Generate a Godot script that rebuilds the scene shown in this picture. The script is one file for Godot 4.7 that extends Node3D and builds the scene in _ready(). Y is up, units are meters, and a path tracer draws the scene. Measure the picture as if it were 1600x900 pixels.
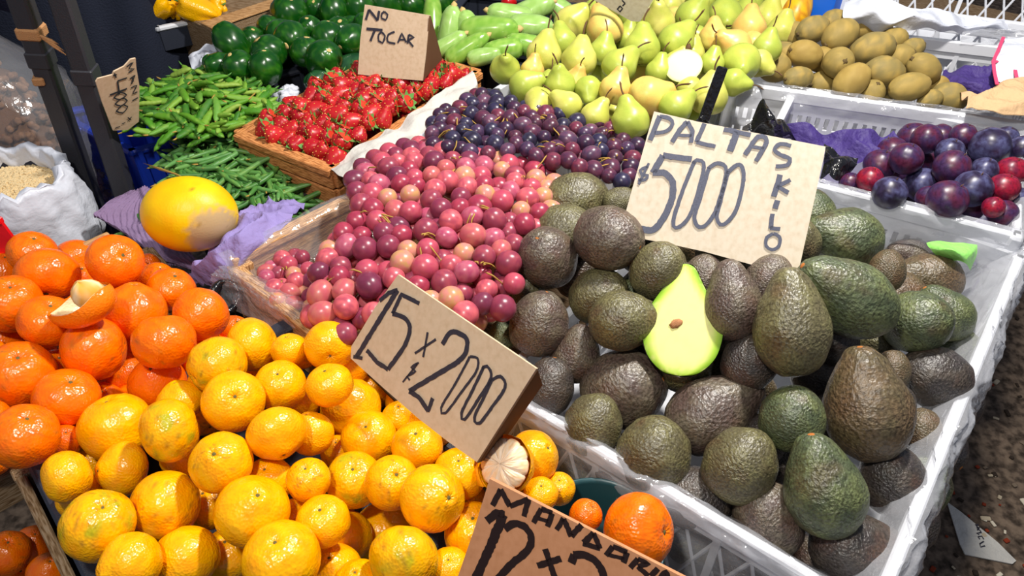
extends Node3D
# A market stall seen from above: crates of fruit and vegetables, hand-lettered cardboard price cards.

const EYE := Vector3(0, 1.45, 0)
const PITCH := 42.0
const FOCAL := 1150.0
var fw: Vector3
var up: Vector3
var rt := Vector3.RIGHT
var taken := {}
var M := {}
var T := {}
var rng := RandomNumberGenerator.new()
var piles := {}

# ---------------------------------------------------------------- mesh building
class MB:
	var v := PackedVector3Array()
	var n := PackedVector3Array()
	var c := PackedColorArray()
	var uv := PackedVector2Array()
	var ix := PackedInt32Array()
	func grid(nu: int, nv: int, f: Callable, closed := false, col = null, solid := true) -> void:
		var b := v.size()
		var mid := Vector3.ZERO
		for j in nv + 1:
			for i in nu + 1:
				var p: Vector3 = f.call(float(i % nu if closed else i) / nu, float(j) / nv)
				v.append(p)
				mid += p
				n.append(Vector3.ZERO)
				uv.append(Vector2(float(i) / nu, float(j) / nv))
				c.append(col.call(float(i) / nu, float(j) / nv, p) if col != null else Color.WHITE)
		mid /= (nu + 1) * (nv + 1)
		var tri := PackedInt32Array()
		for j in nv:
			for i in nu:
				var a := b + j * (nu + 1) + i
				var d := a + nu + 1
				tri.append_array([a, a + 1, d + 1, a, d + 1, d])
		var side := 0.0
		for k in range(0, tri.size(), 3):
			var g := (v[tri[k + 1]] - v[tri[k]]).cross(v[tri[k + 2]] - v[tri[k]])
			for q in 3:
				n[tri[k + q]] += g
			side += g.dot(v[tri[k]] - mid)
		if closed:
			for j in nv + 1:
				var s := b + j * (nu + 1)
				var t := n[s] + n[s + nu]
				n[s] = t
				n[s + nu] = t
		for j in [0, nv]:
			var s: int = b + j * (nu + 1)
			if v[s].distance_to(v[s + nu / 2]) < 1e-5:
				var t := Vector3.ZERO
				for i in nu + 1:
					t += n[s + i]
				for i in nu + 1:
					n[s + i] = t
		var turn := solid and side < 0.0
		for k in range(b, v.size()):
			n[k] = (-n[k] if turn else n[k]).normalized()
		for k in range(0, tri.size(), 3):
			ix.append_array([tri[k], tri[k + 1], tri[k + 2]] if turn else [tri[k], tri[k + 2], tri[k + 1]])
	func poly(pts: Array, away: Vector3, col := Color.WHITE) -> void:
		var b := v.size()
		var g := Vector3.ZERO
		var m := Vector3.ZERO
		for k in range(1, pts.size() - 1):
			g += (pts[k] - pts[0]).cross(pts[k + 1] - pts[0])
		for p in pts:
			m += p
		var turn := g.dot(m / pts.size() - away) < 0.0
		g = (-g if turn else g).normalized()
		for p in pts:
			v.append(p)
			n.append(g)
			c.append(col)
			uv.append(Vector2(p.x, p.z))
		for k in range(1, pts.size() - 1):
			ix.append_array([b, b + k, b + k + 1] if turn else [b, b + k + 1, b + k])
	func obox(at: Vector3, hx: Vector3, hy: Vector3, hz: Vector3, bevel := 0.0, col := Color.WHITE) -> void:
		var h := [hx, hy, hz]
		var k := []
		for q in 3:
			k.append(1.0 - minf(bevel / maxf(h[q].length(), 1e-6), 0.9))
		var pt := func(s: Array, face: int) -> Vector3:
			var p := at
			for q in 3:
				p += h[q] * s[q] * (1.0 if q == face else k[q])
			return p
		for f in 3:
			var a := (f + 1) % 3
			var b := (f + 2) % 3
			for s in [-1.0, 1.0]:
				var ring := []
				for e in [[-1.0, -1.0], [1.0, -1.0], [1.0, 1.0], [-1.0, 1.0]]:
					var sg := [0.0, 0.0, 0.0]
					sg[f] = s
					sg[a] = e[0]
					sg[b] = e[1]
					ring.append(pt.call(sg, f))
				poly(ring, at, col)
		if bevel <= 0.0:
			return
		for f in 3:
			var a := (f + 1) % 3
			var b := (f + 2) % 3
			for s in [-1.0, 1.0]:
				for t in [-1.0, 1.0]:
					var lo := [0.0, 0.0, 0.0]
					lo[a] = s
					lo[b] = t
					lo[f] = -1.0
					var hi := lo.duplicate()
					hi[f] = 1.0
					poly([pt.call(lo, a), pt.call(hi, a), pt.call(hi, b), pt.call(lo, b)], at, col)
		for x in [-1.0, 1.0]:
			for y in [-1.0, 1.0]:
				for z in [-1.0, 1.0]:
					poly([pt.call([x, y, z], 0), pt.call([x, y, z], 1), pt.call([x, y, z], 2)], at, col)
	func wall(a: Vector3, b: Vector3, y0: float, y1: float, thick: float, bevel := 0.001) -> void:
		var d := Vector3(b.x - a.x, 0, b.z - a.z)
		var m := (a + b) / 2
		obox(Vector3(m.x, (y0 + y1) / 2, m.z), d / 2, Vector3(0, (y1 - y0) / 2, 0), d.cross(Vector3.UP).normalized() * thick / 2, bevel)
	func bar(a: Vector3, b: Vector3, r: float, flat := 1.0) -> void:
		var d := b - a
		var s := d.cross(Vector3.UP if absf(d.normalized().y) < 0.9 else Vector3.RIGHT).normalized()
		obox((a + b) / 2, d / 2, s * r * flat, d.cross(s).normalized() * r, r * 0.25)
	func tube(path: Array, radius: Callable, sides := 8, col = null, squash := 1.0) -> void:
		var m := path.size()
		var fr := []
		var side := Vector3.ZERO
		for k in m:
			var t: Vector3 = (path[mini(k + 1, m - 1)] - path[maxi(k - 1, 0)]).normalized()
			if k == 0:
				side = t.cross(Vector3.UP if absf(t.y) < 0.9 else Vector3.RIGHT).normalized()
			side = (side - t * side.dot(t)).normalized()
			fr.append([side, t.cross(side)])
		grid(sides, m - 1, func(x, y):
			var k := int(round(y * (m - 1)))
			var r: float = radius.call(y)
			return path[k] + (fr[k][0] * cos(x * TAU) + fr[k][1] * sin(x * TAU) * squash) * r, true, col)
	func done() -> ArrayMesh:
		var a := []
		a.resize(Mesh.ARRAY_MAX)
		a[Mesh.ARRAY_VERTEX] = v
		a[Mesh.ARRAY_NORMAL] = n
		a[Mesh.ARRAY_COLOR] = c
		a[Mesh.ARRAY_TEX_UV] = uv
		a[Mesh.ARRAY_INDEX] = ix
		var m := ArrayMesh.new()
		m.add_surface_from_arrays(Mesh.PRIMITIVE_TRIANGLES, a)
		return m

# ---------------------------------------------------------------- places
func ray(px: float, py: float) -> Vector3:
	return fw + rt * (px - 800.0) / FOCAL - up * (py - 450.0) / FOCAL

func at(px: float, py: float, h: float) -> Vector3:   # the point of the horizontal plane at height h
	var d := ray(px, py)
	return EYE + d * ((h - EYE.y) / d.y)

func at_z(px: float, py: float, z: float) -> Vector3:
	var d := ray(px, py)
	return EYE + d * (z / d.z)

func on_plane(px: float, py: float, o: Vector3, nrm: Vector3) -> Vector3:
	var d := ray(px, py)
	return EYE + d * ((o - EYE).dot(nrm) / d.dot(nrm))

func depth(p: Vector3) -> float:
	return (p - EYE).dot(fw)

func seen(p: Vector3) -> Vector2:
	var d := p - EYE
	return Vector2(800.0 + FOCAL * d.dot(rt) / d.dot(fw), 450.0 - FOCAL * d.dot(up) / d.dot(fw))

func heap_at(px: float, py: float, H: Array) -> Vector3:   # H: centre x, z, edge height, peak height, radius
	var h: float = H[3]   # from the top down: a point in view on the near face, not one behind the heap
	var p := at(px, py, h)
	for k in 14:
		h = lerpf(h, heap_h(p, H), 0.6)
		p = at(px, py, h)
	return p

func heap_h(p: Vector3, H: Array) -> float:
	var d2: float = (Vector2(p.x - H[0], p.z - H[1]).length_squared()) / (H[4] * H[4])
	var h: float = H[2] + (H[3] - H[2]) * maxf(0.0, 1.0 - d2)
	for k in range(5, H.size()):   # it slopes down to a rim: [point on the rim, inward direction, height there, slope]
		h = minf(h, H[k][2] + H[k][3] * maxf(-0.05, (p - H[k][0]).dot(H[k][1])))
	return h

func heap(px: float, py: float, h0: float, peak: float, radius: float) -> Array:
	var p := at(px, py, peak)
	return [p.x, p.z, h0, peak, radius]

# ---------------------------------------------------------------- names, metas, objects
func numbered(s: String) -> String:
	var k: int = taken.get(s, 0)
	taken[s] = k + 1
	return s if k == 0 else "%s_%03d" % [s, k]

func tag(o: Node3D, label: String, category: String, group := "", kind := "") -> Node3D:
	if label: o.set_meta("label", label)
	if category: o.set_meta("category", category)
	if group: o.set_meta("group", group)
	if kind: o.set_meta("kind", kind)
	return o

func thing(called: String, where: Vector3, label := "", category := "", group := "") -> Node3D:
	var o := Node3D.new()
	o.name = numbered(called)
	o.position = where
	add_child(o)
	return tag(o, label, category, group)

func put(called: String, mesh: Mesh, m: Material, parent: Node3D = self, where := Vector3.ZERO) -> MeshInstance3D:
	var o := MeshInstance3D.new()
	o.name = numbered(called) if parent == self else called
	o.mesh = mesh
	o.material_override = m
	o.position = where
	parent.add_child(o, true)
	return o

func lin(r: float, g: float, b: float) -> Color:
	return Color(r / 255.0, g / 255.0, b / 255.0).srgb_to_linear()

func rgb(r: float, g: float, b: float, a := 1.0) -> Color:
	return Color(r / 255.0, g / 255.0, b / 255.0, a)

func mat(col: Color, rough := 0.6, spec := 0.5) -> StandardMaterial3D:
	var m := StandardMaterial3D.new()
	m.albedo_color = col
	m.roughness = rough
	m.metallic_specular = spec
	return m

func bumpy(m: StandardMaterial3D, tex: String, cm: float, scale: float) -> StandardMaterial3D:
	m.heightmap_enabled = true
	m.heightmap_texture = T[tex]
	m.heightmap_scale = cm
	return tri(m, scale)

func tri(m: StandardMaterial3D, scale: float, stretch := Vector3.ONE) -> StandardMaterial3D:
	m.uv1_triplanar = true
	m.uv1_scale = stretch * scale
	return m

func skin(rough: float, spec: float, tex := "", cm := 0.0, scale := 20.0, speck := "") -> StandardMaterial3D:   # colour from the vertices
	var m := mat(Color.WHITE, rough, spec)
	m.vertex_color_use_as_albedo = true
	if tex: bumpy(m, tex, cm, scale)
	if speck:
		m.albedo_texture = T[speck]
		tri(m, scale)
	return m

func noise_tex(kind: int, freq: float, octaves: int, ramp = null, size := 512, seed_ := 1, cell := -1) -> NoiseTexture2D:
	var f := FastNoiseLite.new()
	f.noise_type = kind
	f.frequency = freq
	f.seed = seed_
	f.fractal_octaves = octaves
	f.fractal_type = FastNoiseLite.FRACTAL_FBM if octaves > 1 else FastNoiseLite.FRACTAL_NONE
	if cell >= 0: f.cellular_return_type = cell
	var t := NoiseTexture2D.new()
	t.width = size
	t.height = size
	t.seamless = true
	t.noise = f
	if ramp != null:
		var g := Gradient.new()
		g.offsets = ramp[0]
		g.colors = ramp[1]
		t.color_ramp = g
	return t

func noise3(freq: float, seed_: int, octaves := 3) -> FastNoiseLite:
	var f := FastNoiseLite.new()
	f.noise_type = FastNoiseLite.TYPE_SIMPLEX_SMOOTH
	f.frequency = freq
	f.seed = seed_
	f.fractal_octaves = octaves
	return f

func make_materials() -> void:
	var S := FastNoiseLite.TYPE_SIMPLEX_SMOOTH
	var C := FastNoiseLite.TYPE_CELLULAR
	T.pore = noise_tex(C, 0.06, 1, null, 256, 3, FastNoiseLite.RETURN_DISTANCE)
	T.warty = noise_tex(C, 0.035, 2, null, 512, 5, FastNoiseLite.RETURN_DISTANCE)
	T.fine = noise_tex(S, 0.03, 4, null, 512, 7)
	T.wrinkle = noise_tex(S, 0.012, 5, null, 512, 9)
	T.crease = noise_tex(C, 0.018, 2, null, 512, 11, FastNoiseLite.RETURN_DISTANCE2_SUB)
	T.speck = noise_tex(S, 0.09, 2, [PackedFloat32Array([0.0, 0.18, 0.3, 1.0]), PackedColorArray([rgb(120, 90, 50), rgb(190, 165, 110), Color.WHITE, Color.WHITE])], 512, 13)
	T.mottle = noise_tex(S, 0.03, 5, [PackedFloat32Array([0.0, 0.4, 0.62, 1.0]), PackedColorArray([rgb(120, 112, 100), rgb(200, 195, 185), Color.WHITE, rgb(255, 246, 215)])], 512, 15)
	T.bloom = noise_tex(S, 0.02, 5, [PackedFloat32Array([0.0, 0.45, 0.6, 1.0]), PackedColorArray([rgb(235, 235, 240), Color.WHITE, rgb(215, 205, 215), rgb(160, 140, 165)])], 512, 17)
	T.grain = noise_tex(S, 0.03, 5, [PackedFloat32Array([0.0, 0.4, 0.6, 1.0]), PackedColorArray([rgb(120, 95, 72), rgb(195, 175, 150), rgb(230, 215, 195), Color.WHITE])], 512, 19)
	T.card = noise_tex(S, 0.025, 5, [PackedFloat32Array([0.0, 0.35, 0.6, 1.0]), PackedColorArray([rgb(228, 220, 208), rgb(244, 240, 234), rgb(252, 250, 248), Color.WHITE])], 512, 21)
	T.asphalt = noise_tex(S, 0.02, 6, [PackedFloat32Array([0.0, 0.4, 0.6, 1.0]), PackedColorArray([rgb(90, 85, 80), rgb(170, 165, 160), rgb(215, 208, 200), rgb(255, 250, 240)])], 512, 23)
	T.ink = noise_tex(S, 0.05, 4, [PackedFloat32Array([0.0, 0.4, 1.0]), PackedColorArray([rgb(150, 150, 155), rgb(215, 215, 220), Color.WHITE])], 256, 25)
	M.citrus = skin(0.27, 0.5, "pore", 0.06, 26.0)
	M.stem = mat(rgb(96, 88, 40), 0.8)
	M.calyx = mat(rgb(92, 74, 40), 0.85)
	M.avocado = skin(0.43, 0.62, "warty", 0.14, 17.0, "mottle")
	M.flesh = skin(0.5, 0.4)
	M.brown = bumpy(mat(rgb(186, 128, 84), 0.7), "fine", 0.1, 60.0)
	M.scar = mat(rgb(176, 104, 40), 0.8)
	M.plum = skin(0.36, 0.5, "", 0, 12.0, "bloom")
	M.grape = skin(0.3, 0.5)
	for m in [M.grape]:
		m.subsurf_scatter_enabled = true
		m.subsurf_scatter_strength = 0.25
	M.twig = mat(rgb(176, 140, 62), 0.7)
	M.kiwi = skin(0.62, 0.35, "fine", 0.03, 50.0)
	M.pear = skin(0.36, 0.45, "", 0, 22.0, "speck")
	M.pear_stem = mat(rgb(92, 62, 34), 0.8)
	M.squash = skin(0.24, 0.55)
	M.tan = mat(rgb(205, 176, 112), 0.8)
	M.pod = skin(0.35, 0.45, "fine", 0.04, 60.0)
	M.bean = skin(0.4, 0.45)
	M.strawberry = skin(0.36, 0.5)
	M.seed = mat(rgb(236, 190, 90), 0.5)
	M.leaf = mat(rgb(92, 146, 66), 0.6)
	M.leaf.backlight_enabled = true
	M.leaf.backlight = Color(0.1, 0.2, 0.03)
	M.melon = skin(0.42, 0.45, "fine", 0.02, 14.0)
	M.nut = skin(0.85, 0.2, "fine", 0.12, 60.0)
	M.wood = tri(mat(rgb(228, 190, 144), 0.7, 0.3), 1.0, Vector3(3, 26, 26))
	M.wood.albedo_texture = T.grain
	M.wood_orange = tri(mat(rgb(232, 168, 112), 0.65, 0.35), 1.0, Vector3(3, 26, 26))
	M.wood_orange.albedo_texture = T.grain
	M.wood_grey = tri(mat(rgb(166, 150, 130), 0.85, 0.2), 1.0, Vector3(3, 26, 26))
	M.wood_grey.albedo_texture = T.grain
	M.card = tri(mat(rgb(218, 194, 166), 0.85, 0.2), 9.0, Vector3(1, 1, 1))
	M.card.albedo_texture = T.card
	M.card_overlit = tri(mat(rgb(238, 226, 206), 0.85, 0.2), 9.0)  # tan card with the glare of strong light put into a paler albedo
	M.card_overlit.albedo_texture = T.card
	M.card_brown = tri(mat(rgb(205, 146, 108), 0.85, 0.2), 9.0)
	M.card_brown.albedo_texture = T.card
	M.edge = mat(rgb(110, 80, 58), 0.9, 0.2)
	M.ink = tri(mat(rgb(62, 60, 72), 0.55, 0.4), 40.0, Vector3(1, 3, 1))
	M.ink.albedo_texture = T.ink
	M.ink_grey = tri(mat(rgb(112, 116, 134), 0.55, 0.4), 40.0, Vector3(1, 3, 1))
	M.ink_grey.albedo_texture = T.ink
	M.ink_black = mat(rgb(40, 24, 22), 0.5, 0.4)
	M.white_plastic = mat(rgb(222, 224, 230), 0.38, 0.5)
	M.black_plastic = bumpy(mat(rgb(44, 48, 60), 0.42, 0.5), "fine", 0.03, 30.0)
	M.blue_plastic = mat(rgb(28, 62, 186), 0.35, 0.5)
	M.teal_plastic = mat(rgb(38, 78, 84), 0.35, 0.5)
	M.red_plastic = mat(rgb(222, 14, 26), 0.35, 0.5)
	M.steel = bumpy(mat(rgb(58, 58, 64), 0.5, 0.5), "fine", 0.02, 20.0)
	M.steel.metallic = 0.3
	M.film = bumpy(mat(rgb(238, 240, 248, 0.26), 0.14, 0.6), "wrinkle", 0.22, 5.0)
	M.film.transparency = BaseMaterial3D.TRANSPARENCY_ALPHA
	M.film_clear = bumpy(mat(rgb(238, 240, 248, 0.12), 0.12, 0.6), "wrinkle", 0.25, 5.0)
	M.film_mid = bumpy(mat(rgb(238, 240, 248, 0.16), 0.1, 0.7), "wrinkle", 0.6, 9.0)
	M.film_mid.transparency = BaseMaterial3D.TRANSPARENCY_ALPHA
	M.film_clear.transparency = BaseMaterial3D.TRANSPARENCY_ALPHA
	M.bag_white = bumpy(mat(rgb(214, 218, 230), 0.34, 0.5), "wrinkle", 0.3, 4.0)
	M.bag_white.backlight_enabled = true
	M.bag_white.backlight = Color(0.3, 0.3, 0.32)
	M.bag_black = bumpy(mat(rgb(20, 20, 24), 0.2, 0.6), "wrinkle", 0.4, 6.0)
	M.bag_grey = bumpy(mat(rgb(74, 70, 84), 0.22, 0.6), "wrinkle", 0.4, 6.0)
	M.bag_green = bumpy(mat(rgb(150, 226, 110), 0.35, 0.5), "wrinkle", 0.3, 8.0)
	M.paper_white = bumpy(mat(rgb(204, 201, 194), 0.85, 0.2), "wrinkle", 0.3, 6.0)
	M.lilac = bumpy(mat(rgb(150, 136, 192), 0.85, 0.2), "wrinkle", 0.4, 7.0)
	M.lilac_dull = bumpy(mat(rgb(140, 118, 152), 0.85, 0.2), "wrinkle", 0.4, 7.0)
	M.purple = bumpy(mat(rgb(66, 50, 116), 0.6, 0.4), "wrinkle", 0.4, 9.0)
	M.kraft = bumpy(mat(rgb(204, 170, 130), 0.85, 0.2), "wrinkle", 0.3, 8.0)
	M.pink = mat(rgb(222, 70, 110), 0.5)
	M.yellow = bumpy(mat(rgb(248, 186, 8), 0.4), "fine", 0.1, 20.0)
	M.blue_card = mat(rgb(20, 104, 222), 0.5)
	M.rice = mat(rgb(224, 198, 150), 0.7)
	M.asphalt = tri(mat(rgb(134, 119, 106), 0.9, 0.3), 3.1)
	M.asphalt.albedo_texture = T.asphalt
	M.asphalt.uv1_world_triplanar = true
	M.crumb = skin(0.9, 0.2)
	M.cloth = bumpy(skin(0.9, 0.2), "fine", 0.1, 12.0)
	M.hair = mat(rgb(22, 18, 16), 0.6)
	M.leather = mat(rgb(26, 24, 24), 0.5)
	M.tape = bumpy(mat(rgb(196, 142, 92), 0.7), "fine", 0.1, 40.0)

# ---------------------------------------------------------------- shared shape builders
func spline(pts: Array, t: float) -> Vector2:
	var x := t * (pts.size() - 1)
	var k := mini(int(x), pts.size() - 2)
	var a: Vector2 = pts[maxi(k - 1, 0)]
	var b: Vector2 = pts[k]
	var c: Vector2 = pts[k + 1]
	var d: Vector2 = pts[mini(k + 2, pts.size() - 1)]
	return b.cubic_interpolate(c, a, d, x - k)

# a turned solid: profile of (radius, height), both times r; lump moves each point outwards; col(direction, t) gives the colour
func turned(prof: Array, r: float, seg: int, rows: int, lump: Callable, col: Callable, tall := 1.0) -> ArrayMesh:
	var b := MB.new()
	b.grid(seg, rows, func(x, y):
		var q := spline(prof, y)
		if y <= 0.0 or y >= 1.0: q.x = 0.0
		var d := Vector3(cos(x * TAU) * q.x, q.y * tall, sin(x * TAU) * q.x)
		var k: float = lump.call(d, x, y)
		return d * r * (1.0 + k), true, func(x, y, p): return col.call(p / r, y))
	return b.done()

func tube_mesh(path: Array, radius: Callable, sides := 7, col = null) -> ArrayMesh:
	var b := MB.new()
	b.tube(path, radius, sides, col)
	return b.done()

func board(called: String, parent: Node3D, a: Vector3, b: Vector3, h: float, w: float, m: Material, face := Vector3.UP, bevel := 0.0015) -> MeshInstance3D:
	var d := b - a
	var y := (face - d.normalized() * face.dot(d.normalized())).normalized()
	var mb := MB.new()
	mb.obox(Vector3.ZERO, Vector3(d.length() / 2, 0, 0), Vector3(0, h / 2, 0), Vector3(0, 0, w / 2), bevel)
	var o := put(called, mb.done(), m, parent)
	o.transform = Transform3D(Basis(d.normalized(), y, d.normalized().cross(y)), (a + b) / 2 - parent.position)
	return o

func patch_at(ctrl: Array, x: float, y: float) -> Vector3:
	var rows := ctrl.size() - 1
	var cols: int = ctrl[0].size() - 1
	var j := mini(int(y * rows), rows - 1)
	var i := mini(int(x * cols), cols - 1)
	var fy := y * rows - j
	var fx := x * cols - i
	var q := []
	for k in [j - 1, j, j + 1, j + 2]:
		var r: Array = ctrl[clampi(k, 0, rows)]
		q.append(r[i].cubic_interpolate(r[i + 1], r[maxi(i - 1, 0)], r[mini(i + 2, cols)], fx))
	return q[1].cubic_interpolate(q[2], q[0], q[3], fy)

# a sheet through control points [px, py, height]; folds along its width
func sheet(ctrl: Array, nu: int, nv: int, amp: float, freq: float, seed_: int, base: Vector3, ribs := 0.0, ribs_n := 20.0, thick := 0.0) -> ArrayMesh:
	var pts := []
	for row in ctrl:
		var r := []
		for q in row:
			r.append((q if q is Vector3 else at(q[0], q[1], q[2])) - base)
		pts.append(r)
	var nz := noise3(freq, seed_, 2)
	var b := MB.new()
	for s in [0.0, 1.0] if thick > 0.0 else [0.0]:
		b.grid(nu, nv, func(x, y):
			var p := patch_at(pts, x, y)
			var k := amp * (1.0 - 2.4 * absf(nz.get_noise_3d(p.x * 3.5, p.y * 3.5, p.z * 3.5))) + ribs * sin(x * ribs_n * TAU + nz.get_noise_2d(y * 2.0, x * 1.0) * 3.0)
			return p + Vector3(0, k - s * thick, 0), false, null, false)
	return b.done()

# ---------------------------------------------------------------- piles of single fruits
# each entry: px py radius_px layer variant axis_angle tilt length | label # short phrase for its neighbours
func parse(text: String) -> Array:
	var out := []
	for line in text.split("\n", false):
		if not line.strip_edges(): continue
		var part := line.split("|")
		var f := part[0].split_floats(" ", false)
		var d := {"px": f[0], "py": f[1], "r": f[2], "layer": int(f[3]), "var": int(f[4]), "ang": f[5] if f.size() > 5 else 0.0, "tilt": f[6] if f.size() > 6 else 0.0, "long": f[7] if f.size() > 7 else 1.0, "label": "", "key": ""}
		if part.size() > 1:
			var q := part[1].split("#")
			d.label = q[0].strip_edges()
			if q.size() > 1: d.key = q[1].strip_edges()
		out.append(d)
	return out

func axis_of(d: Dictionary) -> Vector3:
	var a := deg_to_rad(d.ang)
	var t := deg_to_rad(d.tilt)
	return (rt * cos(a) * cos(t) + up * sin(a) * cos(t) - fw * sin(t)).normalized()

func basis_y(axis: Vector3, spin: float) -> Basis:
	var x := axis.cross(Vector3(0.31, 0.2, 0.93)).normalized()
	return Basis(x, axis, x.cross(axis)).rotated(axis, spin)

# place every entry on its heap; those of deeper layers slide away from the eye until they no longer run into the others
func settle(list: Array, H: Array, squeeze := 0.9, placed: Array = []) -> Array:
	var order := range(list.size())
	order.sort_custom(func(a, b): return list[a].layer * 10000 - list[a].py < list[b].layer * 10000 - list[b].py)
	for k in order:
		var d: Dictionary = list[k]
		var p := heap_at(d.px, d.py, H)
		d.rad = d.r * depth(p) / FOCAL
		var dir := (p - EYE).normalized()
		p += dir * (0.5 * d.rad * d.layer)
		var ax := axis_of(d)
		var half: float = maxf(0.0, d.long - 1.0) * d.rad * 0.9
		for step in 26:
			var worst := 0.0
			for o in placed:
				for s in ([-half, half] if half > 0.004 else [0.0]):
					var c: Vector3 = p + ax * s
					worst = maxf(worst, (o[1] + d.rad) * squeeze - c.distance_to(o[0]))
			if worst <= 0.0: break
			p += dir * clampf(worst, 0.002, 0.006)
			d.rad = d.r * depth(p) / FOCAL
		d.pos = p
		if half > 0.004:
			placed.append([p + ax * half, d.rad * 0.95])
			placed.append([p - ax * half, d.rad * 0.95])
		else:
			placed.append([p, d.rad])
	return placed

# more fruit in the gaps: wherever no listed fruit covers the middle of a picture cell inside the outline, one lies deeper
func gaps(list: Array, outline: Array, r: float, H: Array, placed: Array, vars: int, down := 1.2, lim := 60) -> Array:
	var poly := PackedVector2Array()
	for q in outline: poly.append(Vector2(q[0], q[1]))
	var box := Rect2(poly[0], Vector2.ZERO)
	for q in poly: box = box.expand(q)
	var extra := []
	var y := box.position.y
	while y < box.end.y and extra.size() < lim:
		var x := box.position.x
		while x < box.end.x:
			var q := Vector2(x, y)
			if Geometry2D.is_point_in_polygon(q, poly):
				var clear := true
				for d in list:
					if Vector2(d.px, d.py).distance_to(q) < d.r * 0.92: clear = false
				for d in extra:
					if Vector2(d.px, d.py).distance_to(q) < d.r * 1.2: clear = false
				if clear:
					extra.append({"px": x, "py": y, "r": r * rng.randf_range(0.9, 1.05), "layer": 3, "var": rng.randi() % vars, "ang": rng.randf() * 360.0, "tilt": rng.randf_range(-20, 40), "long": list[0].long, "label": "", "key": "", "half": true})
			x += r * 0.45
		y += r * 0.45
	for d in extra:
		var p := heap_at(d.px, d.py, H)
		var dir := (p - EYE).normalized()
		d.rad = d.r * depth(p) / FOCAL
		p += dir * d.rad * down
		for step in 20:
			var worst := 0.0
			for o in placed:
				worst = maxf(worst, (o[1] + d.rad) * 0.93 - p.distance_to(o[0]))
			if worst <= 0.0: break
			p += dir * clampf(worst, 0.002, 0.006)
		d.pos = p
		placed.append([p, d.rad])
	return showing(extra, list)

# the entries of which a fair share can be seen past nearer fruit
func showing(extra: Array, list: Array) -> Array:
	var all := list + extra
	var out := []
	for d in extra:
		var c := seen(d.pos)
		var open := 0
		for k in 32:
			var q = c + Vector2.from_angle(k * 2.4) * d.rad * FOCAL / depth(d.pos) * sqrt((k + 0.5) / 32.0)
			var free_ := true
			for o in all:
				if o == d or depth(o.pos) > depth(d.pos): continue
				var s = seen(o.pos) - q
				var a := Vector2.from_angle(-deg_to_rad(o.ang))
				var R: float = o.rad * FOCAL / depth(o.pos)
				if Vector2(s.dot(a) / o.long, s.dot(a.orthogonal())).length() < R: free_ = false
			if free_: open += 1
		if open >= 4:
			d.px = c.x
			d.py = c.y
			out.append(d)
	return out

const WAYS := ["right of", "above right of", "above", "above left of", "left of", "below left of", "below", "below right of"]
const ORD := ["", "", "second one ", "third one ", "fourth one ", "fifth one ", "sixth one ", "seventh one ", "eighth one "]

# every fruit without words of its own is named by the marked neighbour that it lies nearest to
func words(list: Array, look: Callable, marks: Array) -> void:
	var all := marks.duplicate()
	for d in list:
		if d.key: all.append([d.key, d.px, d.py])
	var todo := []
	for d in list:
		if d.label == "":
			var near := []
			for m in all:
				near.append([Vector2(d.px - m[1], d.py - m[2]).length(), m])
			near.sort_custom(func(a, b): return a[0] < b[0])
			todo.append([near[0][0], d, near])
	todo.sort_custom(func(a, b): return a[0] < b[0])
	var used := {}
	for t in todo:
		var d: Dictionary = t[1]
		var done := false
		for want in [1, 2, 3, 4, 5, 6, 7, 8]:
			for k in mini(3 if want < 3 else 2, t[2].size()):
				var m: Array = t[2][k][1]
				var a := rad_to_deg(atan2(m[2] - d.py, d.px - m[1]))
				var way: String = WAYS[posmod(int(round(a / 45.0)), 8)]
				var key: String = way + m[0]
				if not done and used.get(key, 0) == want - 1:
					used[key] = want
					d.label = "%s%s%s%s %s" % ["half-hidden " if d.has("half") else "", look.call(d), ", " + ORD[want] if want > 1 else " just ", way, m[0]]
					done = true
			if done: break

func lay(list: Array, called: String, category: String, group: String, fill_label: String, kinds: Array, base_r: float, stretch := 1.0) -> void:
	for d in list:
		var src: Node3D = kinds[d.var % kinds.size()]
		var o: Node3D = src.duplicate()
		o.name = numbered(called)
		add_child(o)
		var s: float = d.rad / base_r
		o.transform = Transform3D(basis_y(axis_of(d), d.px * 1.7 + d.py) * Basis.from_scale(Vector3(s, s * d.long / stretch, s)), d.pos)
		tag(o, d.label if d.label else fill_label, category, group)

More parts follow.
